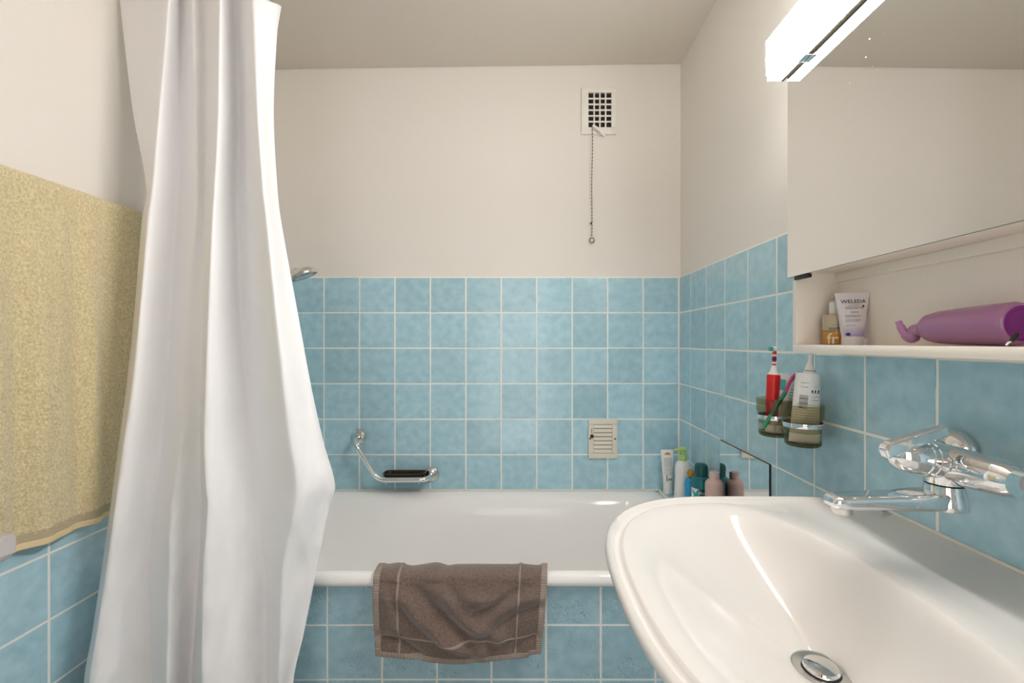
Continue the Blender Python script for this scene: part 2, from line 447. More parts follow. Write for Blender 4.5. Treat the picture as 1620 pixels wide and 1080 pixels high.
tube('sealant_bead', [(TX0, TY0+.024, .541), (XR-.001, TY0+.024, .541)], .005, SIL, tb, n=8)
# tiled ledge between the tub and the right wall
lg = box('trim_1', (LEDGE_X, APY+.02, .3), (XR+.0005, YB+.0005, RIM+.004), GROUT)
tag(lg, 'narrow blue tiled ledge between bathtub and right wall', 'ledge', kind='structure')
tile_field(lg, (0, 0, RIM+.006), (1, 0, 0), (0, 1, 0), [LEDGE_X+.003, XR], cuts(APY+.002, YB, 1.781), TILE_ME)
LZ = RIM+.0066

# ------------------------------------------------------------------ small mirror glued on the right wall
lm = empty('wall_mirror', (XR-.003, (LM_Y0+LM_Y1)/2, LZ), 'small frameless mirror panel on the right wall above the bathtub ledge', 'mirror')
box('mirror_pane', (XR-.0052, LM_Y0+.001, LZ), (XR-.0048, LM_Y1-.001, LM_Z1-.001), MIRROR, lm)
box('glass_backing', (XR-.0048, LM_Y0, LZ), (XR-.0002, LM_Y1, LM_Z1), BLACK, lm)

# ------------------------------------------------------------------ shower curtain, rod, hooks
ROD_Y, ROD_Z = 1.14, 2.155
rod = empty('curtain_rod', (0, ROD_Y, ROD_Z), 'white shower curtain rod spanning the room above the tub', 'curtain rod')
tube('pole', [(XL-.004, ROD_Y, ROD_Z), (XR+.004, ROD_Y, ROD_Z)], .0115, WHITE, rod)
lathe('wall_flange', [(.026, 0), (.026, .006), (.014, .012)], (XL-.006, ROD_Y, ROD_Z), WHITE, rod, axis=(1, 0, 0))
lathe('wall_flange', [(.026, 0), (.026, .006), (.014, .012)], (XR+.006, ROD_Y, ROD_Z), WHITE, rod, axis=(-1, 0, 0))

rows = [  # photo row, base depth, then x of: left edge, ridge, valley, thin ridge, valley, ridge, valley, ridge, right edge
    (-14, 1.140, (188, 268, 288, 304, 321, 348, 371, 399, 445)),
    (60,  1.138, (196, 262, 287, 306, 322, 347, 374, 402, 438)),
    (180, 1.135, (211, 251, 284, 309, 323, 345, 378, 407, 433)),
    (300, 1.130, (232, 240, 283, 312, 322, 339, 377, 416, 439)),
    (345, 1.128, (225, 234, 281, 311, 322, 336, 378, 421, 444)),
    (500, 1.115, (212, 221, 272, 299, 322, 329, 383, 437, 472)),
    (620, 1.100, (199, 208, 264, 291, 319, 325, 392, 449, 494)),
    (700, 1.090, (188, 196, 256, 285, 317, 323, 400, 459, 512)),
    (768, 1.080, (179, 187, 249, 276, 318, 326, 407, 470, 530)),
    (800, 1.077, (175, 183, 245, 271, 319, 329, 410, 468, 521)),
    (900, 1.065, (161, 169, 235, 268, 315, 322, 419, 447, 501)),
    (1000, 1.048, (146, 154, 237, 266, 308, 320, 421, 443, 481)),
    (1080, 1.035, (133, 142, 240, 264, 303, 320, 421, 440, 464)),
    (1330, 1.030, (126, 136, 243, 264, 300, 320, 421, 440, 458))]
dep = {0: (.028, -.012, .034, .004, .022, -.02, .034, -.022, .004), 500: (.022, -.020, .040, .016, .020, -.030, .046, -.030, .012),
       1080: (.010, -.025, .030, -.015, .036, -.030, .036, -.004, .016)}
RW = np.array([r[0] for r in rows], float); RB = np.array([r[1] for r in rows]); RX = np.array([r[2] for r in rows], float)
def interp_rows(A, y):
    i = int(np.clip(np.searchsorted(RW, y)-1, 0, len(RW)-2)); t = np.clip((y-RW[i])/(RW[i+1]-RW[i]), 0, 1)
    p0, p1, p2, p3 = A[max(i-1, 0)], A[i], A[i+1], A[min(i+2, len(A)-1)]
    h = RW[i+1]-RW[i]
    m1 = (p2-p0)/(RW[i+1]-RW[max(i-1, 0)])*h; m2 = (p3-p1)/(RW[min(i+2, len(RW)-1)]-RW[i])*h
    return (2*t**3-3*t*t+1)*p1+(t**3-2*t*t+t)*m1+(-2*t**3+3*t*t)*p2+(t**3-t*t)*m2
DKEY = [0, 500, 1080]
NU, NV = 264, 230
seg_s = np.linspace(0, 8, NU)
def curtain_pt(i, j):
    y = -14+(1330+14)*(j/(NV-1))
    xs = interp_rows(RX, y); base = float(interp_rows(RB, y))
    dd = np.array([np.interp(y, DKEY, [dep[k][c] for k in DKEY]) for c in range(9)])
    s = seg_s[i]; k = min(int(s), 7); t = s-k
    e = t*t*(3-2*t)
    dd = dd*1.5
    x = xs[k]+(xs[k+1]-xs[k])*(.75*t+.25*e); d = dd[k]+(dd[k+1]-dd[k])*e
    Y = base+d
    # soft creases of the sheet
    w = .0045*noise.noise(Vector((x*.03, y*.006, 3.1)))+.0028*noise.noise(Vector((x*.045+y*.01, y*.02, 7.7)))*min(1, max(0, (y-350)/350))
    lowr = min(1, max(0, (y-520)/300))
    for fq, am, zz in ((.022, .006, 11.3), (.05, .003, 5.2)):
        w += am*lowr*(abs(noise.noise(Vector((x*fq*.9+y*fq*.25, y*fq*.45-x*fq*.2, zz))))-.25)
    p = P(x, y, Y+w)
    if j < 10:                                     # scalloped top hem: the free corner sags below the last hook
        sag = max(0, (s-7.3)/.7)*.040
        hk = abs(((s*1.0) % 1)-.0)
        p.z -= (sag+.010*math.sin(PI*((s*1.0) % 1))**2)*(1-j/10)
    return p
V = [curtain_pt(i, j) for j in range(NV) for i in range(NU)]
Fc = [(j*NU+i, j*NU+i+1, (j+1)*NU+i+1, (j+1)*NU+i) for j in range(NV-1) for i in range(NU-1)]
me = bpy.data.meshes.new('shower_curtain'); me.from_pydata([tuple(v) for v in V], [], Fc); me.update()
cu = empty('shower_curtain', (-.8, 1.1, .1), 'white fabric shower curtain gathered in folds at the left of the tub', 'curtain')
cs = link('curtain_sheet', me, CURTAIN, cu, True)
md = cs.modifiers.new('thickness', 'SOLIDIFY'); md.thickness = .0008; md.offset = 0
for c in (1, 3, 5, 7.1):
    i = int(round(c/8*(NU-1))); q = V[i]
    hp = [q+Vector((.004, .0, -.012)), q+Vector((.004, -.006, .0)), Vector((q.x, ROD_Y-.014, ROD_Z-.006)), Vector((q.x, ROD_Y-.009, ROD_Z+.013)),
          Vector((q.x, ROD_Y+.008, ROD_Z+.012)), Vector((q.x, ROD_Y+.014, ROD_Z-.008)), q+Vector((-.002, .010, .006))]
    tube('curtain_hook', smooth_path(hp, 6), .0022, WHITE, cu, n=8)

# ------------------------------------------------------------------ yellow towel on the left wall
YEL = mat('yellow_terry', (.62, .53, .29), .95, sheen=.4, spec=.1)
add_mottle(YEL, (.60, .485, .25), (.84, .74, .49), 240, 6., .32, .68, stretch=(1, 1, .7))
N_, L_, b_ = nodes(YEL)
tcn = N_.new('ShaderNodeTexCoord'); tn = N_.new('ShaderNodeTexNoise'); tn.inputs['Scale'].default_value = 320; tn.inputs['Detail'].default_value = 5
bpn = N_.new('ShaderNodeBump'); bpn.inputs['Strength'].default_value = .9; bpn.inputs['Distance'].default_value = .004
L_.new(tcn.outputs['Object'], tn.inputs['Vector']); L_.new(tn.outputs[0], bpn.inputs['Height']); L_.new(bpn.outputs[0], b_.inputs['Normal'])
YEL2 = mat('yellow_flat_weave', (.76, .62, .38), .85, spec=.1)
yt = empty('bath_towel', (XL+.05, 1.0, .78), 'pale yellow terry bath towel hanging flat on the left wall', 'towel')
TY_A, TY_B, TZ_T, TZ_B = .62, 1.36, 1.570, .775
def ytow(u, z):
    """outward offset of the towel front from the wall"""
    y = TY_A+(TY_B-TY_A)*u
    k = (TZ_T-z)/(TZ_T-TZ_B)
    return .030+(.0075*math.sin(y*58+.6+z*.6)+.004*math.sin(y*31+2)+.0035*math.sin(y*104+z*2))*min(1, k*1.6+.12)
def yellow_pt(u, v):
    y = TY_A+(TY_B-TY_A)*u
    L1 = TZ_T-TZ_B; arc = .04; s = v*(L1+arc+.30)
    zb = TZ_B+.020+.003*math.sin(y*9)
    if s < .30:                                  # back layer, short
        p = Vector((XL+.008, y, TZ_T-.30+s-.018))
    elif s < .30+arc:
        a = PI*(s-.30)/arc; ex = ytow(u, TZ_T)
        p = Vector((XL+.008+(ex-.008)*(1-math.cos(a))/2, y, TZ_T-.018+.018*math.sin(a)))
    else:
        z = TZ_T-.018-(s-.30-arc)*(TZ_T-.018-zb)/L1
        p = Vector((XL+ytow(u, z), y, z))
        q = Vector((y*1., z, 0))
        p.x += .0020*noise.noise(q*190)+.0016*noise.noise(q*380)+.0012*noise.noise(q*60)
    return p
grid('terry_cloth', yellow_pt, 260, 420, YEL, yt, .003)
def yhem(u, v, z_a, z_b, lift, nr):
    y = TY_A+(TY_B-TY_A)*u; zb = TZ_B+.020+.003*math.sin(y*9)
    z = zb+z_a+(z_b-z_a)*v
    return Vector((XL+ytow(u, zb)+lift+(.0011*math.sin(v*PI*2*nr) if nr else 0), y, z))
YEL3 = mat('ribbed_weave', (.50, .43, .30), .9, spec=.1)
grid('ribbed_band', lambda u, v: yhem(u, v, .006, -.014, .0002, 6), 160, 60, YEL3, yt, .003)
grid('hem_edge', lambda u, v: yhem(u, v, -.013, -.027, .0012, 0), 160, 6, YEL2, yt, .004)
# rail that carries it (mostly under the towel)
tr = empty('towel_rail', (XL, .62, 1.545), 'chrome wall rail the yellow towel hangs over', 'towel rail')
tube('bar', [(XL+.016, .54, 1.545), (XL+.016, 1.37, 1.545)], .005, CHROME, tr)
for y in (.55, 1.364): lathe('wall_mount', [(.012, 0), (.012, .004), (.006, .012), (.006, .018)], (XL-.001, y, 1.545), CHROME, tr, axis=(1, 0, 0))
# pale bar end jutting into view at the left edge
GREYP = mat('pale_grey_plastic', (.56, .53, .53), .35)
br = empty('support_rail', (XL, .5, .86), 'pale grey rounded rail end poking in at the left edge before the towel', 'rail')
e1 = P(29, 853, .80); 
def bar_end():
    bm = bmesh.new(); bmesh.ops.create_cube(bm, size=1)
    bmesh.ops.scale(bm, vec=(.036, .5, .040), verts=bm.verts); bmesh.ops.bevel(bm, geom=list(bm.edges), offset=.006, segments=3, affect='EDGES')
    bmesh.ops.translate(bm, vec=(e1.x-.016, e1.y-.25, e1.z-.006), verts=bm.verts)
    return autosmooth(from_bm('bar', bm, GREYP, br), 40)
bar_end()
for y in (.36, .56):
    tube('bracket', [(XL-.001, y, e1.z-.005), (e1.x-.02, y, e1.z-.005)], .009, GREYP, br)
    lathe('wall_flange', [(.022, 0), (.022, .005), (.010, .012)], (XL-.001, y, e1.z-.005), GREYP, br, axis=(1, 0, 0))

# ------------------------------------------------------------------ grey towel over the tub rim
GRY = mat('grey_terry', (.215, .165, .13), .95, sheen=.5, spec=.1)
add_mottle(GRY, (.135, .09, .07), (.25, .185, .155), 260, 8., .3, .7)
N_, L_, b_ = nodes(GRY)
tcn = N_.new('ShaderNodeTexCoord'); tn = N_.new('ShaderNodeTexNoise'); tn.inputs['Scale'].default_value = 420; tn.inputs['Detail'].default_value = 4
bpn = N_.new('ShaderNodeBump'); bpn.inputs['Strength'].default_value = .8; bpn.inputs['Distance'].default_value = .003
L_.new(tcn.outputs['Object'], tn.inputs['Vector']); L_.new(tn.outputs[0], bpn.inputs['Height']); L_.new(bpn.outputs[0], b_.inputs['Normal'])
GRY2 = mat('grey_flat_weave', (.34, .275, .235), .9, spec=.1)
gt = empty('hand_towel', (-.17, TY0-.01, .36), 'brownish grey terry towel draped over the front rim of the bathtub', 'towel')
def seg_dist(px, py, pts):
    best = 1e9
    for (x0, y0), (x1, y1) in zip(pts[:-1], pts[1:]):
        dx, dy = x1-x0, y1-y0; t = max(0, min(1, ((px-x0)*dx+(py-y0)*dy)/(dx*dx+dy*dy)))
        best = min(best, math.hypot(px-x0-t*dx, py-y0-t*dy))
    return best
FOLDS = [([(622, 915), (660, 965), (705, 1005), (760, 1026)], 10, .011), ([(640, 905), (690, 960), (735, 1000), (752, 1030)], 11, -.010),
         ([(680, 905), (715, 945), (745, 980), (790, 1000)], 11, .011), ([(700, 905), (728, 955), (742, 972), (775, 960), (815, 930), (850, 915)], 9, -.010),
         ([(745, 940), (780, 945), (825, 915)], 8, .007), ([(760, 985), (800, 955), (850, 935)], 9, .007), ([(770, 1000), (815, 970), (855, 955)], 7, -.006),
         ([(700, 1005), (730, 1018), (750, 1028)], 6, .006), ([(605, 1000), (640, 1012), (665, 1030)], 8, -.008), ([(815, 1020), (845, 1000)], 8, -.006),
         ([(610, 930), (625, 985)], 9, .006)]
G_L, G_R = -.408, .064
def gpix(p): return CX+p[0]*F/1.2, CY-(p[2]-CAMZ)*F/1.2
GS_IN, GS_RIM = .16, .075
def grey_bottom(u): return .375-.014*math.sin(PI*min(1, max(0, u)))-.008*math.exp(-((u-.5)/.2)**2)+(.006 if u > .93 else 0)
def grey_pt(u, v, lift=0.):
    tot = GS_IN+GS_RIM+.21; s = v*tot
    if s < GS_IN:
        t = s/GS_IN; p = Vector((0, TY0+.066-.012*t, RIM-.012-GS_IN*(1-t))); n = Vector((0, 1, .15)); fall = 0
        if t > .85: n = Vector((0, 1, 1.2*(t-.85)/.15+.15))
    elif s < GS_IN+GS_RIM:
        t = (s-GS_IN)/GS_RIM; a = PI*t
        p = Vector((0, TY0+.022+.032*math.cos(a), RIM-.012+.020*math.sin(a)**.8)); n = Vector((0, math.cos(a), math.sin(a))); fall = 0
    else:
        t = (s-GS_IN-GS_RIM)/.21; zb = grey_bottom(u)
        p = Vector((0, TY0-.010-.002*math.sin(t*PI), RIM-.012+(zb-(RIM-.012))*t)); n = Vector((0, -1, 0)); fall = min(1, t*5)
    narrow = max(0, (s-GS_IN)/(tot-GS_IN))
    p.x = G_L+.012*narrow+(G_R-G_L-.034*narrow)*u
    px, py = gpix(p); off = 0.
    if s >= GS_IN:
        fw = fall if fall else .25
        for pts, w, a in FOLDS:
            dd = seg_dist(px, py, pts)
            if dd < 3.5*w: off += 1.5*a*math.exp(-(dd/w)**2)*fw
        off += .0025*noise.noise(Vector((px*.03, py*.03, 1)))*max(.3, fall)+.010*fall
    p += n.normalized()*(max(off, -.007)+.003+lift)
    return p
grid('terry_cloth', lambda u, v: grey_pt(u, v), 200, 190, GRY, gt, .004)
vt = (GS_IN+GS_RIM*.2)/(GS_IN+GS_RIM+.21)
# stitched hems and woven lines follow the same surface
def hem_u(u0, u1, name, m, lift, v0=vt, v1=1.0, nu=6, nv=150, rib=0.):
    return grid(name, lambda a, b: grey_pt(u0+(u1-u0)*a, v0+(v1-v0)*b, lift+rib*math.sin(b*260)), nu, nv, m, gt, .003)
hem_u(-.004, .030, 'side_hem', GRY2, .0022, rib=.0009); hem_u(.968, 1.004, 'side_hem', GRY2, .0022, rib=.0009)
grid('bottom_hem', lambda a, b: grey_pt(a, .972+.030*b, .0022+.0008*math.sin(a*330)), 260, 6, GRY2, gt, .003)
hem_u(.133, .147, 'woven_line', GRY2, .0026, nu=3); hem_u(.838, .850, 'woven_line', GRY2, .0026, nu=3)
grid('woven_line', lambda a, b: grey_pt(.03+.94*a, .868+.012*b, .0026), 160, 3, GRY2, gt, .002)

# ------------------------------------------------------------------ upper vent with pull chain
VD = YB+TT
va, vb = P(919.5, 140, VD), P(974.5, 214, VD)
vent = empty('ceiling_vent_grille', (P(947, 214, VD)), 'white square-holed vent grille with pull chain high on the back wall', 'vent')
vent.name = 'vent_grille'
ha, hb = P(930.5, 148.5, VD), P(966.5, 203, VD)
y0, y1 = VD-.012, VD+.0005
for lo, hi in (((va.x, y0, ha.z), (vb.x, y1, va.z)), ((va.x, y0, vb.z), (vb.x, y1, hb.z)), ((va.x, y0, hb.z), (ha.x, y1, ha.z)), ((hb.x, y0, hb.z), (vb.x, y1, ha.z))):
    box('frame', lo, hi, WHITE, vent, .0015)
nx, nz = 4, 6; cw = (hb.x-ha.x)/nx; ch = (ha.z-hb.z)/nz
for i in range(1, nx): box('grille_bar', (ha.x+i*cw-.0032, y0+.002, hb.z), (ha.x+i*cw+.0032, y1-.004, ha.z), WHITE, vent, .0008)
for i in range(1, nz): box('grille_bar', (ha.x, y0+.0022, hb.z+i*ch-.0032), (hb.x, y1-.004, hb.z+i*ch+.0032), WHITE, vent, .0008)
box('duct_shade_sheet', (ha.x-.002, y1-.002, hb.z-.002), (hb.x+.002, y1, ha.z+.002), VENT_SHADE, vent)  # near-black sheet: the shade inside the duct, put in as colour
lv = [P(938, 198, VD-.03), P(947, 205, VD-.032), P(957, 215, VD-.022)]
tube('pull_lever', lv, [.005, .0075, .004], WHITE, vent, n=10)
# bead chain in one mesh, ring below
V, Fc = [], []
cb, ct = P(936, 372, VD-.012), P(937, 203, VD-.028)
IRON = mat('dark_chain_metal', (.10, .075, .05), .4, metal=.8)
nb = 64
bmx = bmesh.new()
for i in range(nb):
    t = i/(nb-1); q = ct.lerp(cb, t); q.x += .0012*math.sin(t*9)
    bmesh.ops.create_icosphere(bmx, subdivisions=1, radius=.0034 if i % 2 else .0022, matrix=Matrix.Translation(q))
bmesh.ops.create_icosphere(bmx, subdivisions=1, radius=.005, matrix=Matrix.Translation(P(935, 353, VD-.014)))
from_bm('pull_chain', bmx, IRON, vent, True)
rc = P(936.5, 380, VD-.012)
tube('pull_ring', [rc+Vector((.010*math.cos(a*PI/10), 0, .011*math.sin(a*PI/10))) for a in range(21)], .0019, IRON, vent, n=8)

# ------------------------------------------------------------------ lower louvred vent on the tiles
LD = YB
la, lb = P(930.5, 663, LD), P(976, 723.5, LD)
lv = empty('louvre_vent', (P(953, 723, LD)), 'small cream louvred vent cover with black slider knob on the blue tiles', 'vent')
ia, ib = P(938.5, 670.5, LD), P(968, 715.5, LD)
y0, y1 = LD-.013, LD-.0002
for lo, hi in (((la.x, y0, ia.z), (lb.x, y1, la.z)), ((la.x, y0, lb.z), (lb.x, y1, ib.z)), ((la.x, y0, ib.z), (ia.x, y1, ia.z)), ((ib.x, y0, ib.z), (lb.x, y1, ia.z))):
    box('frame', lo, hi, CREAM, lv, .0015)
box('vent_shade_sheet', (ia.x-.001, y1-.002, ib.z-.001), (ib.x+.001, y1, ia.z+.001), VENT_SHADE, lv)  # dark sheet behind the slats paints the shade of the hollow
ns = 7; sh = (ia.z-ib.z)/ns
for i in range(ns):
    zc = ib.z+sh*(i+.5)
    box('louvre_slat', (ia.x+.0005, y0+.002, zc-sh*.43), (ib.x-.0005, y0+.0038, zc+sh*.43), CREAM, lv, .0006, rot=Matrix.Rotation(math.radians(-14), 4, 'X'))
k = P(936, 689, y0)
lathe('slider_knob', [(.003, 0), (.003, .004), (.0075, .006), (.0075, .011), (.005, .0135), (0, .014)], k, BLACK, lv, axis=(0, -1, 0), n=18)
box('slider_slot', (k.x-.0012, y0-.0004, k.z+.012), (k.x+.0012, y0+.0004, k.z+.030), BLACK, lv)
BRASS = mat('dull_screw', (.16, .12, .08), .4, metal=.7)
for q in (P(933.5, 693.5, y0), P(973, 694, y0)):
    lathe('screw', [(.0042, -.0005), (.0042, .001), (.002, .0018), (0, .0018)], q, BRASS, lv, axis=(0, -1, 0), n=12)

# ------------------------------------------------------------------ grab bar and soap dish
gbk = empty('grab_bar', P(600, 760, 1.88), 'angled chrome grab bar on the blue tiles above the bathtub', 'grab bar')
f1, f2 = P(569, 690, YB), P(683, 749, YB)
fp = [(.0, .0), (.030, .0), (.031, .004), (.029, .011), (.022, .015), (.014, .017), (.0105, .022)]
for q in (f1, f2): lathe('wall_flange', fp[1:], q, CHROME_SOFT, gbk, axis=(0, -1, 0))
BD = 1.825
pts = [f1+Vector((0, -.01, 0)), Vector((f1.x, BD+.012, f1.z-.006)), P(558.5, 706, BD), P(599, 759, BD), P(669, 758.5, BD), f2+Vector((0, -.01, 0))]
pts[1] = Vector((f1.x+.004, BD, f1.z-.004))
pts = [f1+Vector((0, -.005, 0)), pts[1], P(598, 759, BD), P(677, 758.5, BD), f2+Vector((0, -.005, 0))]
tube('bar_tube', bend_path(pts, .036, 8), .0103, CHROME, gbk, n=20)
sd = empty('soap_dish', P(639, 767, 1.86), 'dark brown rounded soap dish resting in the chrome grab bar', 'soap dish')
BROWN = mat('dark_brown_acrylic', (.035, .020, .008), .1, spec=.5)
sx0, sx1 = P(606, 750, 1.855).x, P(673, 750, 1.855).x
zt, zbm = .6640, .6300
sy0, sy1 = BD+.0115, YB-.006
loops = [rrect(sx0+.012, sx1-.012, sy0+.010, sy1-.010, .018, zbm, 6), rrect(sx0+.005, sx1-.005, sy0+.004, sy1-.004, .018, zbm+.004, 6),
         rrect(sx0, sx1, sy0, sy1, .02, zt-.003, 6), rrect(sx0-.002, sx1+.002, sy0-.0005, sy1+.002, .02, zt, 6), rrect(sx0+.004, sx1-.004, sy0+.005, sy1-.004, .018, zt, 6),
         rrect(sx0+.010, sx1-.010, sy0+.010, sy1-.010, .018, zbm+.007, 6), rrect(sx0+.02, sx1-.02, sy0+.018, sy1-.018, .014, zbm+.006, 6)]
loft('dish_body', loops, BROWN, sd, True, True, 40)
tube('wire_support', bend_path([(sx0+.02, BD+.004, zbm-.002), (sx0+.02, sy1, zbm-.002), (sx1-.02, sy1, zbm-.002), (sx1-.02, BD+.004, zbm-.002)], .01), .0025, CHROME, gbk, n=8)

# ------------------------------------------------------------------ hand shower (its head shows past the curtain)
HS = empty('hand_shower', P(480, 445, 1.6), 'chrome hand shower head peeking out right of the curtain', 'shower head')
hc = P(479, 434, 1.60)
ax = Vector((.42, .16, -1.0)).normalized()       # spray direction: down, slightly to the room
lathe('shower_head', [(0, -.022), (.016, -.0215), (.032, -.018), (.045, -.010), (.0505, -.002), (.051, .005), (.048, .010)], hc, CHROME_SOFT, HS, axis=ax, n=32)
lathe('spray_face', [(.048, .0095), (.045, .0105), (.020, .0095), (0, .0095)], hc, mat('grey_spray_plate', (.30, .29, .28), .4), HS, axis=ax, n=32)
hp = [hc-ax*.012+Vector((-.015, 0, .0)), hc+Vector((-.055, .0, -.004)), hc+Vector((-.10, .0, -.028)), hc+Vector((-.19, .005, -.085))]
tube('handle', smooth_path(hp, 8), [.016]*3+[.0135]*22, CHROME_SOFT, HS, n=16)
he = hc+Vector((-.19, .005, -.085))
SB = empty('shower_slide_rail', (XL, 1.605, .9), 'chrome shower slide rail on the left wall hidden behind the curtain', 'shower rail')
tube('rail', [(XL+.05, 1.605, .95), (XL+.05, 1.605, 1.62)], .010, CHROME, SB)
for z in (.96, 1.61): tube('rail_bracket', [(XL-.001, 1.605, z), (XL+.05, 1.605, z)], .010, CHROME, SB)
tube('slider_holder', [(XL+.045, 1.605, he.z-.002), he+Vector((.03, 0, .016))], .017, CHROME, SB)
tube('hose', smooth_path([he, he+Vector((-.03, -.01, -.05)), (XL+.10, 1.57, .95), (XL+.13, 1.55, .70), (XL+.06, 1.56, .74), (XL-.001, 1.57, .80)], 10), .0075, CHROME_SOFT, HS, n=10)

# ------------------------------------------------------------------ mirror cabinet
KY0, KY1 = .27, .932
KXF, KXM = .562, .552           # carcass front, mirror face
SH_T, SH_B = CAMZ-.0052, CAMZ-.0210
MB_Z, KT = CAMZ+.1352, 1.86
cab = empty('mirror_cabinet', (XR, (KY0+KY1)/2, SH_B), 'white mirror cabinet with open lower shelf above the washbasin', 'cabinet')
bw = XR-.0002
box('bottom_shelf', (KXF, KY0, SH_B), (bw, KY1, SH_T), WOODW, cab, .0008)
box('side_panel', (KXF, KY1-.013, SH_T), (bw, KY1, KT), WOODW, cab, .0008)
box('side_panel', (KXF, KY0, SH_T), (bw, KY0+.013, KT), WOODW, cab, .0008)
box('back_panel', (XR-.015, KY0+.013, SH_T), (bw, KY1-.013, KT), WOODW, cab)
box('middle_shelf', (KXF+.004, KY0+.013, MB_Z+.006), (XR-.015, KY1-.013, MB_Z+.020), WOODW, cab, .0006)
box('shelf_rail', (XR-.024, KY0+.013, MB_Z-.012), (XR-.015, KY1-.013, MB_Z+.006), WOODW, cab, .0006)
box('top_panel', (KXF, KY0, KT-.014), (bw, KY1, KT), WOODW, cab, .0008)
dr = box('mirror_door', (KXM+.0042, KY0+.002, MB_Z), (KXF-.0006, KY1+.001, KT-.002), WOODW, cab)
box('mirror_pane', (KXM, KY0+.002, MB_Z), (KXM+.0003, KY1+.001, KT-.002), MIRROR2, dr)
box('pane_edge', (KXM+.0003, KY0+.002, MB_Z-.0002), (KXM+.0042, KY1+.0012, KT-.002), GLASSEDGE, dr)
q0, q1 = P(1268, 437, .905), P(1299, 434, .87)
box('door_grip', (KXM+.0005, .868, MB_Z-.0085), (KXM+.010, .913, MB_Z-.0004), BLACK, dr, .002)
pin = P(1317, 471, KY1-.0135)
lathe('shelf_pin', [(.0035, 0), (.0035, .002), (.0022, .003), (0, .003)], pin, CHROME, cab, axis=(0, -1, 0), n=12)

# lamp on the mirror
lp = empty('mirror_lamp', (KXM, .62, 1.767), 'glowing white strip lamp along the top of the mirror cabinet', 'lamp')
LX0, LX1, LYa, LYb, LZ0, LZ1 = .511, KXM-.007, .30, .948, 1.767, 1.853
bm = bmesh.new(); bmesh.ops.create_cube(bm, size=1)
bmesh.ops.scale(bm, vec=(LX1-LX0, LYb-LYa, LZ1-LZ0), verts=bm.verts)
bmesh.ops.bevel(bm, geom=[e for e in bm.edges if all(v.co.x < 0 for v in e.verts)], offset=.007, segments=4, affect='EDGES')
bmesh.ops.translate(bm, vec=((LX0+LX1)/2, (LYa+LYb)/2, (LZ0+LZ1)/2), verts=bm.verts)
autosmooth(from_bm('diffuser', bm, LAMP, lp), 40)
box('back_plate', (LX1+.0005, LYa, LZ0-.0015), (KXM-.0001, LYb, LZ1), mat('lamp_back_plate', (.22, .17, .12), .5), lp)
q = P(1271, 103, .86)
box('clip', (KXM-.012, .855, LZ0-.004), (KXM-.0005, .880, LZ0-.0002), CHROME, lp, .001)
q = P(1212, 92, LYb)
lathe('screw', [(.003, -.0008), (.003, .0008), (0, .0014)], (LX0+.006, LYb-.002, q.z), BRASS, lp, axis=(-1, 0, 0), n=12)

# ------------------------------------------------------------------ washbasin
BZ = .902
def sgn(v): return -1. if v < 0 else 1.
def outline(th, cx, cy, af, ab, b, nf, nb_):
    c, s = math.cos(th), math.sin(th)
    n = nf if c < 0 else nb_; a = af if c < 0 else ab
    return Vector((cx+a*sgn(c)*abs(c)**(2/n), cy+b*sgn(s)*abs(s)**(2/n), 0))
NB = 180
TH = [2*PI*i/NB for i in range(NB)]
OUT = [outline(t, .39, .565, .274, .2749, .332, 2.6, 7) for t in TH]
INN = [outline(t, .355, .562, .212, .128, .290, 2.5, 2.3) for t in TH]
DC = Vector((.381, .571, 0)); DRZ = .784
def scale_out(k, z, back=True):
    o = []
    for p in OUT:
        q = Vector((XR-.0001+(p.x-XR)*k, .565+(p.y-.565)*(k if k < 1 else 1), z)); o.append(q)
    return o
def inset(d, z):
    o = []
    for i, p in enumerate(OUT):
        c = Vector((.45, .565, 0)); v = (c-p); L = v.length
        q = p+v/L*d; q.z = z
        if p.x > .66: q.x = max(q.x, min(p.x, XR-.0001)) if d < .02 else q.x
        o.append(q)
    return o
loops = [scale_out(.50, .735), scale_out(.66, .765), scale_out(.82, .815), scale_out(.925, .855), scale_out(.975, .877), scale_out(.995, .888),
         inset(0, .8925), inset(.001, .897), inset(.0045, .9005), inset(.010, BZ)]
base = inset(.010, BZ)
def rimz(i, s):
    w = (INN[i]-base[i]).length
    deep = max(0., min(1., (w-.07)/.10))
    return BZ-.0005*s-.0016*s*s*(1-deep)-deep*.010*math.sin(PI*min(1, s*1.05))
for s in (.15, .3, .45, .6, .75, .9):
    loops.append([Vector((base[i].x*(1-s)+INN[i].x*s, base[i].y*(1-s)+INN[i].y*s, rimz(i, s))) for i in range(NB)])
NR = 30
for k in range(NR+1):
    r = 1.0-(k/NR)*.915                       # 1 at the bowl's lip .. drain
    lp_ = []
    for i, p in enumerate(INN):
        fr = max(0., min(1., (DC.x+.06-p.x)/.24))           # gentler towards the user, steeper at the back
        pw = 2.3*(1-fr)+1.75*fr
        p2 = Vector((p.x, p.y, 0)); d = (p2-DC).normalized()
        q = DC+(p2-DC)*r
        t = (k/NR)**4; q = q*(1-t)+(DC+d*.031)*t
        zz = DRZ+(BZ+.026-DRZ)*(.93*r**pw+.07*r)
        top = BZ-.0022
        w_ = .0265                              # smooth minimum: the lip rolls over softly into the bowl
        h_ = max(0., min(1., .5+.5*(top-zz)/w_)); q.z = top*(1-h_)+zz*h_-w_*h_*(1-h_)
        lp_.append(q)
    loops.append(lp_)
wbn = empty('washbasin', (XR, .565, .735), 'large white ceramic washbasin mounted on the right wall', 'washbasin')
loft('basin_body', loops, CERAMIC, wbn, True, True, 70)
tube('sealant_bead', [(XR-.002, .565-.31, BZ+.001), (XR-.002, .565+.31, BZ+.001)], .003, SIL, wbn, n=8)
dz = DRZ+.0035
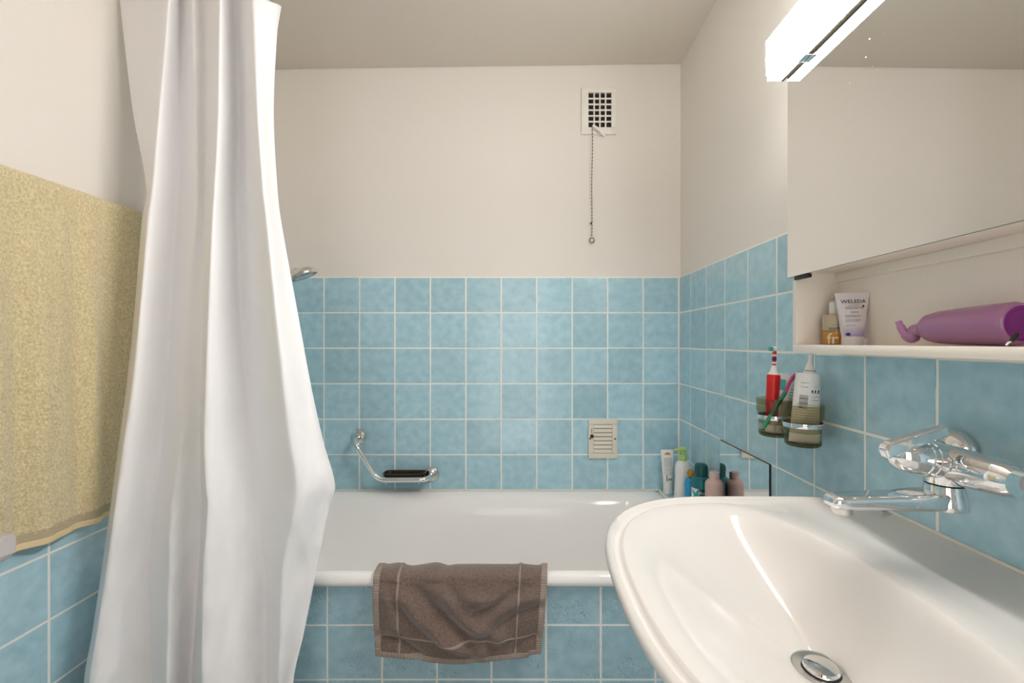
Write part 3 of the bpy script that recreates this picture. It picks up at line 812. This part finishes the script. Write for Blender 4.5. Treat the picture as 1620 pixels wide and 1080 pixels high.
lathe('drain_ring', [(.0175, -.004), (.019, .0005), (.024, .0015), (.031, .0035), (.034, .0035), (.0345, .0015), (.034, -.002)], (DC.x, DC.y, dz), CHROME_SOFT, wbn, n=36)
lathe('drain_plug', [(.0205, .0005), (.0212, .005), (.0195, .0075), (.012, .0088), (0, .0092)], (DC.x, DC.y, dz), CHROME, wbn, n=32)
lathe('drain_gap_shade', [(.0245, -.003), (.0245, .0012), (.0, .0012)], (DC.x, DC.y, dz), BLACK, wbn, n=24)  # black disc paints the shade in the gap around the plug

# ------------------------------------------------------------------ tap
FD = .61
fx, fz = .582, P(0, 733, FD).z
tp = empty('basin_tap', (XR, FD, fz), 'chrome single lever wall tap with swivel spout over the washbasin', 'tap')
bp_ = [(.0155, -.086), (.0195, -.080), (.0215, -.066), (.0235, -.045), (.0250, -.025), (.0255, 0), (.0250, .025), (.0235, .045), (.0215, .066), (.0195, .080), (.0155, .086)]
lathe('tap_body', bp_, (fx, FD, fz), CHROME, tp, axis=(0, 1, 0), n=36)
for s in (-1, 1):
    tube('wall_union', [(fx+.004, FD+s*.072, fz), (XR-.006, FD+s*.072, fz)], [.0165, .0165], CHROME, tp, n=24)
    lathe('wall_rosette', [(.034, 0), (.0345, .006), (.032, .014), (.026, .021), (.018, .025), (.0165, .027)], (XR-.0008, FD+s*.072, fz), CHROME, tp, axis=(-1, 0, 0), n=36)
cax = Vector((-1, 0, .20)).normalized()
cp = [(.0235, .0), (.0235, .030), (.0225, .0310), (.0225, .0320), (.0238, .0330), (.0238, .0395), (.0228, .0405), (.0228, .0415), (.0236, .0425), (.0232, .056), (.0205, .068), (.0150, .077), (.008, .0815), (0, .083)]
lathe('cartridge_housing', cp, (fx, FD, fz), CHROME, tp, axis=cax, n=40)
# lever: bevelled slab lying on the cartridge
YN = FD-.020
poly = [P(1407, 728, YN), P(1401, 712, YN), P(1409, 702, YN), P(1499, 672, YN), P(1507, 689, YN), P(1450, 709, YN)]
bm = bmesh.new()
vA = [bm.verts.new((p.x, YN, p.z)) for p in poly]
vB = [bm.verts.new((p.x, YN+d, p.z)) for p, d in zip(poly, (.014, .016, .018, .010, .010, .014))]
bm.faces.new(vA); bm.faces.new(vB[::-1])
for i in range(len(poly)):
    j = (i+1) % len(poly); bm.faces.new((vA[i], vB[i], vB[j], vA[j]))
bmesh.ops.bevel(bm, geom=list(bm.edges), offset=.0032, segments=3, affect='EDGES')
autosmooth(from_bm('lever', bm, CHROME, tp), 28)
# neck, collar, spout
ztop, zring, zbot = fz-.006, P(0, 764, FD).z, P(0, 802, FD).z
nx_ = fx-.006
lathe('tap_neck', [(.0215, zring-zbot+.0012), (.0218, zring-zbot+.006), (.0225, ztop-zbot)], (nx_, FD, zbot), CHROME, tp, n=32)
lathe('seal_ring', [(.0205, zring-zbot-.001), (.0205, zring-zbot+.002)], (nx_, FD, zbot), BLACK, tp, n=32)
sp_dir = Vector((-1, -.02, 0)).normalized(); sp_n = Vector((-sp_dir.y, sp_dir.x, 0))
tip = P(1309, 795, FD); Ls = nx_-tip.x
def spout_loop(d, w, z0_, z1_, n=10, r=.006):
    c = Vector((nx_, FD, 0))+sp_dir*d; out = []
    r = min(r, (z1_-z0_)*.48, w*.95)
    for cy_, cz_, a0 in ((w-r, z1_-r, 0), (-w+r, z1_-r, PI/2), (-w+r, z0_+r, PI), (w-r, z0_+r, 1.5*PI)):
        for k in range(n+1):
            a = a0+PI/2*k/n; out.append(c+sp_n*(cy_+r*math.cos(a))+Vector((0, 0, cz_+r*math.sin(a))))
    return out
zt0 = P(0, 779, FD).z
loops = [spout_loop(.0, .012, zbot, zt0+.003), spout_loop(.010, .021, zbot, zt0+.004), spout_loop(.03, .0205, zbot, zt0+.003), spout_loop(.06, .0190, zbot, zt0+.001),
         spout_loop(.10, .0172, zbot+.001, zt0), spout_loop(Ls-.025, .0165, zbot+.001, zt0-.0005), spout_loop(Ls-.010, .0160, zbot+.001, zt0-.0015), spout_loop(Ls-.003, .0145, zbot+.0018, zt0-.0025), spout_loop(Ls, .0115, zbot+.004, zt0-.005, r=.004)]
sp = loft('spout', loops, CHROME, tp, True, True, 50)
lathe('spout_collar', [(.0255, .0), (.0262, .002), (.0258, .010), (.0235, .020), (.0222, .026), (.0218, zring-zbot-.0012)], (nx_, FD, zbot+.0002), CHROME, tp, n=36)
ac = Vector((nx_, FD, zbot))+sp_dir*(Ls-.018)
lathe('aerator', [(.0105, -.0065), (.0125, -.006), (.0128, .0), (.0128, .003)], ac, CHROME_SOFT, sp, n=26)

# ------------------------------------------------------------------ double tumbler holder and its contents
T2 = Vector((.604, .965, 0)); T1 = Vector((.600, 1.066, 0))
TZ0, TZ1 = CAMZ-.2235, CAMZ-.1345
RZ = CAMZ-.178
hold = empty('tumbler_holder', (XR, 1.015, RZ), 'chrome double ring tumbler holder on the right wall tiles', 'tumbler holder')
for T in (T2, T1):
    lathe('ring', [(.0372, -.005), (.0392, -.005), (.0395, 0), (.0392, .005), (.0372, .005), (.0368, 0), (.0372, -.005)], (T.x, T.y, RZ), CHROME, hold, n=40)
tube('ring_bridge', [(T2.x+.030, T2.y+.026, RZ), (T2.x+.042, T2.y+.05, RZ), (T1.x+.034, T1.y-.022, RZ)], .004, CHROME, hold, n=10)
lathe('wall_plate', [(.020, 0), (.020, .006), (.012, .010), (.008, .022)], (XR-.0005, 1.015, RZ), CHROME, hold, axis=(-1, 0, 0), n=24)
def tumbler(T, label, dz=0.):
    e = empty('tumbler', (T.x, T.y, TZ0), label, 'tumbler', 'smoked tumblers in the chrome holder')
    h = TZ1-TZ0
    pr = [(.0, .0), (.031, .0), (.0345, .003), (.0352, .010), (.0358, .030), (.0362, RZ-TZ0-.006), (.0366, RZ-TZ0+.007), (.0400, RZ-TZ0+.013), (.0405, h)]
    pi = [(.0388, h), (.0382, RZ-TZ0+.014), (.0347, RZ-TZ0+.007), (.0340, .030), (.0330, .010), (.030, .006), (0, .006)]
    lathe('cup_wall', pr[3:]+pi[:-3], (T.x, T.y, TZ0), SMOKE, e, n=40)
    lathe('cup_base', pr[1:4]+[(.0330, .010), (.030, .006), (0, .006)], (T.x, T.y, TZ0), SMOKE_DARK, e, n=40)
    return e
tumbler(T1, 'smoked glass tumbler holding the red toothbrush'); tumbler(T2, 'smoked glass tumbler nearest the basin holding a white tube')
# red electric toothbrush
RED = mat('red_plastic', (.62, .012, .012), .3); NAVY = mat('navy_print', (.02, .02, .11), .4); TEAL = mat('teal_plastic', (.07, .42, .40), .4)
PINK = mat('pink_plastic', (.55, .06, .20), .3); GREENP = mat('green_plastic', (.01, .20, .11), .3); PW = mat('white_bottle_plastic', (.80, .78, .75), .3)
rt = empty('electric_toothbrush', (T1.x-.012, T1.y, TZ0), 'red electric toothbrush with patterned stem standing in the farther tumbler', 'toothbrush')
b0 = Vector((T1.x-.010, T1.y-.002, TZ0+.008))
ztop_r = P(1220, 592, T1.y).z
axr = (P(1224, 592, T1.y)-P(1221, 660, T1.y)); axr = Vector((axr.x, 0, axr.z)).normalized()
hr = ztop_r-b0.z
tl = lambda h: b0+axr*h
lathe('handle', [(.010, hr*.25), (.0135, hr*.27), (.0145, hr*.5), (.0145, hr*.8), (.0150, hr*.97), (.0135, hr)], b0, RED, rt, axis=axr, n=24)
lathe('handle_foot', [(.010, 0), (.013, .003), (.0138, hr*.2), (.0132, hr*.268)], b0, PW, rt, axis=axr, n=24)
lathe('neck', [(.0130, hr), (.0105, hr+.004), (.0080, hr+.008), (.0055, hr+.018), (.0050, hr+.022)], b0, PW, rt, axis=axr, n=20)
stem = lathe('stem', [(.0045, hr+.020), (.0042, hr+.030), (.0045, hr+.050), (.0040, hr+.056)], b0, RED, rt, axis=axr, n=16)
for i, (h0, h1, mm) in enumerate(((.026, .030, PW), (.033, .041, NAVY), (.044, .048, PW))):
    lathe('stem_print', [(.00475, hr+h0), (.0050, hr+(h0+h1)/2), (.0048, hr+h1)], b0, mm, stem, axis=axr, n=16)
hd = tl(hr+.061)
lathe('brush_head', [(.0052, -.004), (.0062, -.003), (.0062, .003), (.0052, .004)], hd+Vector((-.001, .0, 0)), PW, rt, axis=(-1, 0, .05), n=20)
bmx = bmesh.new()
for a in range(-2, 3):
    for c in range(-2, 3):
        if a*a+c*c > 5: continue
        q = hd+Vector((-.009, a*.002, c*.002)); bmesh.ops.create_cone(bmx, cap_ends=True, segments=6, radius1=.0009, radius2=.0009, depth=.009, matrix=Matrix.Translation(q) @ Matrix.Rotation(PI/2, 4, 'Y'))
from_bm('bristles', bmx, TEAL, rt)['kind'] = 'stuff'
# manual toothbrush, pink head end and green handle, leaning
mb = empty('toothbrush', (T1.x, T1.y-.02, TZ0), 'pink and green manual toothbrush leaning across the farther tumbler', 'toothbrush')
D0, D1 = T1.y-.026, T1.y-.050
pm = [P(1208, 676, D0+.003), P(1221, 654, D0), P(1235, 632, D0-.006), P(1243, 620, D0-.010)]
tube('handle', smooth_path(pm, 6), [.0045]*7+[.0050]*6+[.0045]*6, GREENP, mb, n=12)
ph = [pm[-1], P(1248, 607, D0-.012), P(1256, 595, D0-.012), P(1263, 590, D0-.010)]
tube('neck', smooth_path(ph, 6), [.0036]*10+[.0040]*9, PINK, mb, n=12)
bmx = bmesh.new()
for i in range(6):
    q = Vector(ph[1]).lerp(Vector(ph[3]), .35+i*.11)
    for s in (-1, 1):
        bmesh.ops.create_cone(bmx, cap_ends=True, segments=6, radius1=.0011, radius2=.0011, depth=.010, matrix=Matrix.Translation(q+Vector((.0045, s*.0018, -.0055))) @ Matrix.Rotation(math.radians(-40), 4, 'Y'))
from_bm('bristles', bmx, PW, mb)['kind'] = 'stuff'
INK = mat('dark_print', (.035, .033, .04), .5); INKG = mat('grey_print', (.20, .19, .20), .5)
def squeeze_tube(name, base, up, right, h, w0, r1, m, label, cat, crimp_at='bottom', cap=None, capm=None, caph=.0, parent=None):
    """flattened tube: one end a straight crimp of half width w0, other end round r1"""
    e = empty(name, base, label, cat) if parent is None else parent
    up, right = Vector(up).normalized(), Vector(right); right = (right-up*right.dot(up)).normalized(); fw = right.cross(up)
    loops = []
    for k in range(15):
        t = k/14; s = t if crimp_at == 'bottom' else 1-t
        a = w0+(r1-w0)*s; b = .0016+(r1-.0016)*(1-(1-s)**1.7)
        n = []
        for j in range(28):
            th = 2*PI*j/28; n.append(Vector(base)+up*(caph+h*t)+right*(a*math.cos(th))+fw*(b*math.sin(th)))
        loops.append(n)
    loft('tube_body', loops, m, e, True, True, 60)
    if cap: lathe('cap', cap, base, capm, e, axis=up, n=26)
    def face(u, v, w):
        t = max(0, min(1, (v-caph)/h)); s = t if crimp_at == 'bottom' else 1-t
        a = w0+(r1-w0)*s; b = .0016+(r1-.0016)*(1-(1-s)**1.7)
        uu = max(-.98, min(.98, u/a)); off = b*math.sqrt(1-uu*uu)+w
        return Vector(base)+up*v+right*u-fw*off*FS
    FS = 1 if (Vector(base)+fw*.1-Vector((0, 0, CAMZ))).length > (Vector(base)-fw*.1-Vector((0, 0, CAMZ))).length else -1
    return e, face
# white tube with teal corner behind
q = Vector((T1.x+.006, T1.y-.006, TZ0+.008))
up1 = P(1249, 592, T1.y-.012)-q
rgt1 = Vector((1, -.2, .25))
e, fc = squeeze_tube('toothpaste_tube', q, up1, rgt1, up1.length, .0215, .014, PW, 'white and teal toothpaste tube between the red toothbrush and the larger tube', 'toothpaste', crimp_at='top')
hh = up1.length
strips('teal_print', [(-.020, hh*.72, -.006, hh*.90)], fc, TEAL, e)
strips('print', lines_of_print(.004, .016, hh*.45, hh*.75, 7, .0012, 4), fc, INK, e)
# large white tube, crimped foot in the glass, with print
q = Vector((T2.x-.004, T2.y-.010, TZ0+.008))
tt2 = P(1278, 590, T2.y-.010)
up2 = tt2-q
WT = mat('white_tube', (.80, .79, .77), .35)
e, fc = squeeze_tube('cream_tube', q, up2, (1, -.25, 0), up2.length, .0300, .0225, WT, 'large white printed tube standing in the nearer tumbler', 'tube', crimp_at='bottom')
hh = up2.length
strips('print', lines_of_print(-.022, .020, hh*.20, hh*.55, 10, .0009, 5)+lines_of_print(.004, .020, hh*.62, hh*.72, 3, .0010, 6)+lines_of_print(-.017, -.004, hh*.80, hh*.86, 2, .0012, 9), fc, INKG, e)
strips('barcode', [(-.018, hh*(.50+.022*k), -.003, hh*(.50+.022*k)+(.0012 if k % 3 else .0019)) for k in range(9)], fc, INK, e)
strips('emblem', [(.002, hh*.73, .005, hh*.765), (.008, hh*.73, .011, hh*.77), (.015, hh*.73, .019, hh*.77)], fc, INK, e)
strips('teal_print', [(.006, hh*.83, .019, hh*.835), (.006, hh*.80, .019, hh*.805)], fc, TEAL, e)
# white electric toothbrush with tapered neck behind it
q = Vector((T2.x+.012, T2.y+.012, TZ0+.008)); tt = P(1282, 566, T2.y+.004)
ax2 = tt-q; L2 = ax2.length
wt = empty('electric_toothbrush', q, 'white electric toothbrush with slim tapered neck behind the large white tube', 'toothbrush')
lathe('handle', [(.011, 0), (.013, .003), (.0135, L2*.72), (.0122, L2*.80), (.0105, L2*.845)], q, PW, wt, axis=ax2, n=24)
lathe('joint_ring', [(.0106, L2*.845), (.0106, L2*.853)], q, INKG, wt, axis=ax2, n=24)
lathe('neck', [(.0102, L2*.853), (.0075, L2*.90), (.0046, L2*.95), (.0038, L2*1.0), (.0036, L2*1.07)], q, PW, wt, axis=ax2, n=20)

# ------------------------------------------------------------------ bottles on the tub ledge
def cyl_face(base, r, facing=None, sx=1.):
    """map print onto the camera side of an upright round bottle"""
    b = Vector(base); f = Vector((-b.x, -b.y, 0)).normalized() if facing is None else Vector(facing).normalized()
    rt_ = Vector((-f.y, f.x, 0))
    def g(u, v, w):
        a = u/r; return b+Vector((0, 0, v))+rt_*((r+w)*math.sin(a))+f*((r+w)*math.cos(a))
    return g
# pink bottle
q = Vector((.6265, 1.467, LZ)); 
PKB = mat('dusty_pink_plastic', (.62, .44, .40), .4)
e = empty('shampoo_bottle', q, 'dusty pink bottle with paler cap at the near end of the tub ledge', 'bottle')
zt = P(1130, 746, q.y).z-LZ
lathe('body', [(.027, 0), (.029, .003), (.029, zt-.042), (.0275, zt-.034), (.020, zt-.026), (.016, zt-.024)], q, PKB, e, n=36)
lathe('cap', [(.0155, zt-.024), (.0158, zt-.003), (.0145, zt), (0, zt)], q, mat('pale_pink_cap', (.68, .50, .47), .4), e, n=30)
# dark green bottle
q = Vector((.628, 1.582, LZ)); zt = P(1109, 733, q.y).z-LZ
DG = mat('dark_teal_green', (.006, .085, .085), .25); DT = mat('petrol_plastic', (.01, .15, .19), .25)
e = empty('bath_bottle', q, 'dark green capped bottle with starfish print between the pink bottle and blue bottle', 'bottle')
cz = zt-.045
lathe('body', [(.030, 0), (.032, .004), (.0322, cz-.045), (.0315, cz-.020), (.0285, cz-.004), (.025, cz)], q, PW, e, n=36, sx=1, sy=1)
lathe('shoulder_wrap', [(.0326, cz-.038), (.0323, cz-.020), (.0292, cz-.003), (.0235, cz+.001)], q, DT, e, n=36)
lathe('cap', [(.0225, cz), (.0232, cz+.030), (.0215, cz+.040), (.016, cz+.0445), (0, cz+.045)], q, DG, e, n=32)
g = cyl_face(q, .0323)
strips('label_band', [(-.006, cz-.062, .030, cz-.038)], g, mat('dark_label', (.004, .045, .06), .4), e, .0004)
text('Kneipp', .0145, lambda u, v, w: g(u+.0155, v+cz-.055, w+.0006), PW, e, 'lettering')
# starfish print, finely divided so that it hugs the bottle
V, Fc = [g(-.016, cz-.064, .0008)], []
NS, NRG = 60, 6
for rr in range(1, NRG+1):
    for k in range(NS):
        w = abs(((k/NS*5) % 1)-.5)*2; r = (.011+(.030-.011)*w**1.6)*rr/NRG; a = PI/2+.25+2*PI*(k+6)/NS
        V.append(g(-.016+r*math.cos(a)*.8, cz-.064+r*math.sin(a), .0008))
Fc = [(0, 1+k, 1+(k+1) % NS) for k in range(NS)]
for rr in range(NRG-1):
    Fc += [(1+rr*NS+k, 1+rr*NS+(k+1) % NS, 1+(rr+1)*NS+(k+1) % NS, 1+(rr+1)*NS+k) for k in range(NS)]
pydata('starfish_print', V, Fc, mat('turquoise_print', (.03, .33, .33), .4), e, False)
# blue bottle with amber ball cap, half hidden
q = Vector((.598, 1.655, LZ)); 
q.x = P(1091, 0, 1.655).x-.001
e = empty('kids_bottle', q, 'small bright blue bottle with round amber cap half hidden behind the green bottle', 'bottle')
zt = P(1094, 742, q.y).z-LZ
BLU = mat('bright_blue_plastic', (.02, .30, .55), .3); AMB = mat('amber_plastic', (.42, .22, .03), .25)
lathe('body', [(.020, 0), (.022, .004), (.019, zt*.35), (.0215, zt*.62), (.018, zt*.76), (.010, zt*.80)], q, BLU, e, n=28, sy=.8)
lathe('cap', [(.010, zt*.78)]+[(.0150*math.sin(PI*(.2+.8*k/9)), zt-.0155-.0155*math.cos(PI*(.2+.8*k/9))) for k in range(10)], q+Vector((.006, 0, 0)), AMB, e, n=24)
# white pump bottle with lime green pump
q = Vector((P(1080, 0, 1.737).x, 1.737, LZ)); zt = P(1080, 708, q.y).z-LZ
LIME = mat('lime_plastic', (.40, .58, .20), .35)
e = empty('pump_bottle', q, 'white lotion bottle with lime green pump on the tub ledge', 'bottle')
zn = P(1080, 727, q.y).z-LZ
lathe('body', [(.030, 0), (.032, .004), (.030, zn*.35), (.0275, zn*.62), (.0285, zn*.78), (.026, zn*.90), (.019, zn*.975), (.014, zn)], q, PW, e, n=36, sx=1.05, sy=.85, ux=(1, 0, 0))
lathe('pump_collar', [(.0160, zn-.001), (.0165, zn+.004), (.0160, zn+.020), (.0140, zn+.023)], q, LIME, e, n=28)
lathe('pump_stem', [(.0075, zn+.022), (.0075, zt-.008)], q, LIME, e, n=16)
hz = zt-.006
tube('pump_nozzle', [q+Vector((.012, 0, hz-.001)), q+Vector((.0, 0, hz)), q+Vector((-.018, 0, hz-.001)), q+Vector((-.032, 0, hz-.004))], [.009, .0095, .0062, .0040], LIME, e, n=14)
# printed white tube at the back corner
q = Vector((P(1057, 0, 1.848).x+.001, 1.848, LZ)); zt = P(1057, 711, q.y).z-LZ
up = Vector((-.03, 0, 1))
e, fc = squeeze_tube('cream_tube', q, up, (1, -.1, .03), zt-.022, .0265, .0195, WT, 'white printed cream tube in the back corner of the tub ledge', 'tube', crimp_at='top',
                     cap=[(.0205, 0), (.0208, .002), (.0200, .021), (.0185, .0225)], capm=PW, caph=.022)
ORG = mat('orange_print', (.60, .26, .05), .5)
strips('print', lines_of_print(-.015, .017, zt*.66, zt*.80, 5, .0022, 11)+lines_of_print(-.015, .016, zt*.45, zt*.63, 6, .0015, 12), fc, INKG, e)
strips('barcode', [(-.010, zt*.30+k*.003, -.004, zt*.30+k*.003+.0018) for k in range(8)]+[(-.001, zt*.32, .005, zt*.36), (.009, zt*.32, .013, zt*.37)], fc, INK, e)
V = [fc(0, zt*.89, .0008)]+[fc(.012*math.cos(PI*k/8), zt*.89+.010*math.sin(PI*k/8), .0008) for k in range(9)]
pydata('sun_print', V, [(0, k+1, k+2) for k in range(8)], ORG, e, False)

# ------------------------------------------------------------------ things on the open cabinet shelf
SZ = SH_T+.0003
# clear bottle with amber mouthwash
q = Vector((P(1321, 0, .885).x, .885, SZ))
zb, zt = P(0, 496, .885).z-SZ, P(0, 477, .885).z-SZ
e = empty('mouthwash_bottle', q, 'clear bottle of amber tooth oil with white cap in the shelf corner', 'bottle')
AML = mat('amber_liquid', (.62, .30, .05), .15)
lathe('body', [(.0205, 0), (.0220, .002), (.0222, zb-.006), (.0205, zb-.001), (.010, zb)], q, CLEAR, e, n=32)
zq = P(0, 523, .885).z-SZ
lathe('frosted_shoulder', [(.0212, zq), (.0213, zb-.006), (.0195, zb-.002), (.009, zb-.0012)], q, FROST, e, n=32)
lathe('liquid', [(.0200, .0015), (.0212, .003), (.0212, zq-.001), (0, zq)], q, AML, e, n=32)
lathe('cap', [(.0098, zb-.001), (.0100, zt-.003), (.0085, zt), (0, zt)], q, PW, e, n=24)
g = cyl_face(q, .0223)
CRM = mat('cream_print', (.78, .66, .48), .5)
text('fr', .029, lambda u, v, w: g(u-.0135, v+.002, w+.0003), CRM, e, 'lettering', align='LEFT', bold=.012)
text('tooth oil', .0078, lambda u, v, w: g(u-.010, v+zq+.002, w+.0003), INK, e, 'lettering', align='LEFT', bold=.01)
strips('print', lines_of_print(-.005, .008, zq+.011, zq+.0111, 1, .0008, 3), g, INKG, e)
strips('emblem', [(.000, zb-.018, .0015, zb-.0165), (.0025, zb-.015, .004, zb-.0135), (-.001, zb-.014, .0005, zb-.0125), (.002, zb-.020, .0035, zb-.0185)], g, CRM, e, .0004)
# second tube behind, seen edge-on
LIL = mat('lilac_plastic', (.60, .55, .60), .35)
DW = .845
q = Vector((P(1366, 0, .85).x, .853, SZ)); zt = P(0, 470, .85).z-SZ
e, fc2 = squeeze_tube('cream_tube', q, (.03, 0, 1), (1, .55, 0), zt-.012, .016, .011, LIL, 'pale lilac tube tucked behind the printed cream tube on the shelf', 'tube', crimp_at='top', cap=[(.0105, 0), (.0108, .011), (.010, .0122)], capm=PW, caph=.012)
# printed cream tube
q = P(1348.5, 547, DW); q.z = SZ
topc = P(1348, 463, DW)
up = Vector((topc.x-q.x, 0, topc.z-q.z)); Lw = up.length; up.normalize()
ch = .0135
rtv = Vector((1, -.30, .02)).normalized()
TUBEW = mat('lilac_white_tube', (.70, .655, .67), .35)
e, fc = squeeze_tube('face_cream_tube', q, up, rtv, Lw-ch, .0290, .0172, TUBEW, 'white and lilac WELEDA face cream tube standing on its cap on the shelf'.replace('WELEDA ', ''), 'tube', crimp_at='top',
                     cap=[(.0174, 0), (.0178, .0015), (.0176, .0080), (.0170, .0084), (.0170, .0090), (.0176, .0094), (.0174, ch)], capm=mat('lilac_cap', (.70, .66, .66), .35), caph=ch)
DKP = mat('plum_print', (.07, .045, .075), .5); PUR = mat('purple_print', (.36, .26, .50), .45); PUR2 = mat('deep_purple_print', (.045, .03, .16), .45); REDP = mat('red_print', (.30, .01, .02), .5)
# lilac wash above the cap, in steps that fade upward
fadem = [mat('lilac_fade_%d' % i, (.70-.30*t, .655-.345*t, .67-.13*t), .35) for i, t in enumerate((1., .8, .6, .4, .22))]
y_ = ch+.002
for i, mm in enumerate(fadem):
    strips('purple_band', [(-.0158-.0008*i, y_, .0158+.0008*i, y_+.0040)], fc, mm, e, .0003); y_ += .0040
text('WELEDA', .0098, lambda u, v, w: fc(u+.000, v+Lw*.795, w+.0004), DKP, e, 'lettering', bold=.012, sx=1.05)
text('babyderma', .0078, lambda u, v, w: fc(u+.001, v+Lw*.685, w+.0004), INKG, e, 'lettering', sx=.85)
text('DERMA', .0042, lambda u, v, w: fc(u+.000, v+Lw*.605, w+.0004), INKG, e, 'lettering')
text('Gesichtscreme', .0042, lambda u, v, w: fc(u-.015, v+Lw*.545, w+.0004), DKP, e, 'lettering', align='LEFT')
text('Crème Visage', .0042, lambda u, v, w: fc(u-.0145, v+Lw*.462, w+.0004), DKP, e, 'lettering', align='LEFT')
strips('print', lines_of_print(-.015, .008, Lw*.525, Lw*.5251, 1, .0009, 21)+lines_of_print(-.0145, .005, Lw*.440, Lw*.4401, 1, .0009, 22)+lines_of_print(-.0140, .000, Lw*.365, Lw*.3651, 1, .0009, 23)+lines_of_print(-.009, .010, Lw*.750, Lw*.7501, 1, .0009, 25), fc, INKG, e, .0004)
def disc(cu_, cv_, r, m, name, k=12):
    V = [fc(cu_, cv_, .0007)]+[fc(cu_+r*math.cos(2*PI*i/k), cv_+r*math.sin(2*PI*i/k), .0007) for i in range(k)]
    return pydata(name, V, [(0, 1+i, 1+(i+1) % k) for i in range(k)], m, e, False)
disc(-.0115, Lw*.20, .0032, PUR2, 'emblem'); disc(.0150, Lw*.735, .0022, REDP, 'red_dot')
# purple bottle lying on its side
PB = mat('purple_translucent', (.37, .165, .31), .2, coat=.3); PB2 = mat('deep_purple_base', (.20, .015, .20), .25); PB3 = mat('lilac_nozzle', (.47, .23, .40), .3)
yA, yB = .545, .680
xb = .612; rb = .0275
e = empty('spray_bottle', (xb, .6, SZ), 'purple plastic bottle with bent nozzle lying on the cabinet shelf', 'bottle')
cb_ = Vector((xb, yA, SZ+rb+.0005))
lathe('body', [(.0225, .002), (.0262, .0045), (.0275, .009), (.0275, .030), (.0258, .075), (.0240, .108), (.0215, .122), (.0150, .133), (.0095, .138)], cb_, PB, e, axis=(0, 1, -.012), n=36)
lathe('bottle_base', [(.0222, .0015), (.018, .0005), (.012, .004), (0, .006)], cb_, PB2, e, axis=(0, 1, -.012), n=36)
n0 = cb_+Vector((0, .138, -.004))
tube('nozzle', smooth_path([n0+Vector((0, -.004, .001)), n0+Vector((0, .014, -.002)), P(1443, 535, .700), P(1431, 527, .706), P(1421, 508, .712)], 6), [.0100]*7+[.0090]*5+[.0075]*6+[.0058]*4+[.0045]*3, PB3, e, n=18)
# small interdental pick leaning on the bottle
a, b = P(1592, 549, .515), P(1609, 528, .515)
e = empty('interdental_brush', (a.x, a.y, SZ), 'tiny white pick with black handle propped against the purple bottle', 'brush')
m_ = a.lerp(b, .42)
a = Vector((a.x, a.y, SZ+.0012))
tube('shaft', smooth_path([a, a.lerp(m_, .5)+Vector((-.0006, 0, .0004)), m_], 5), .0011, PW, e, n=8)
tube('grip', [m_, m_.lerp(b, .5), b], [.0020, .0030, .0027], BLACK, e, n=12)
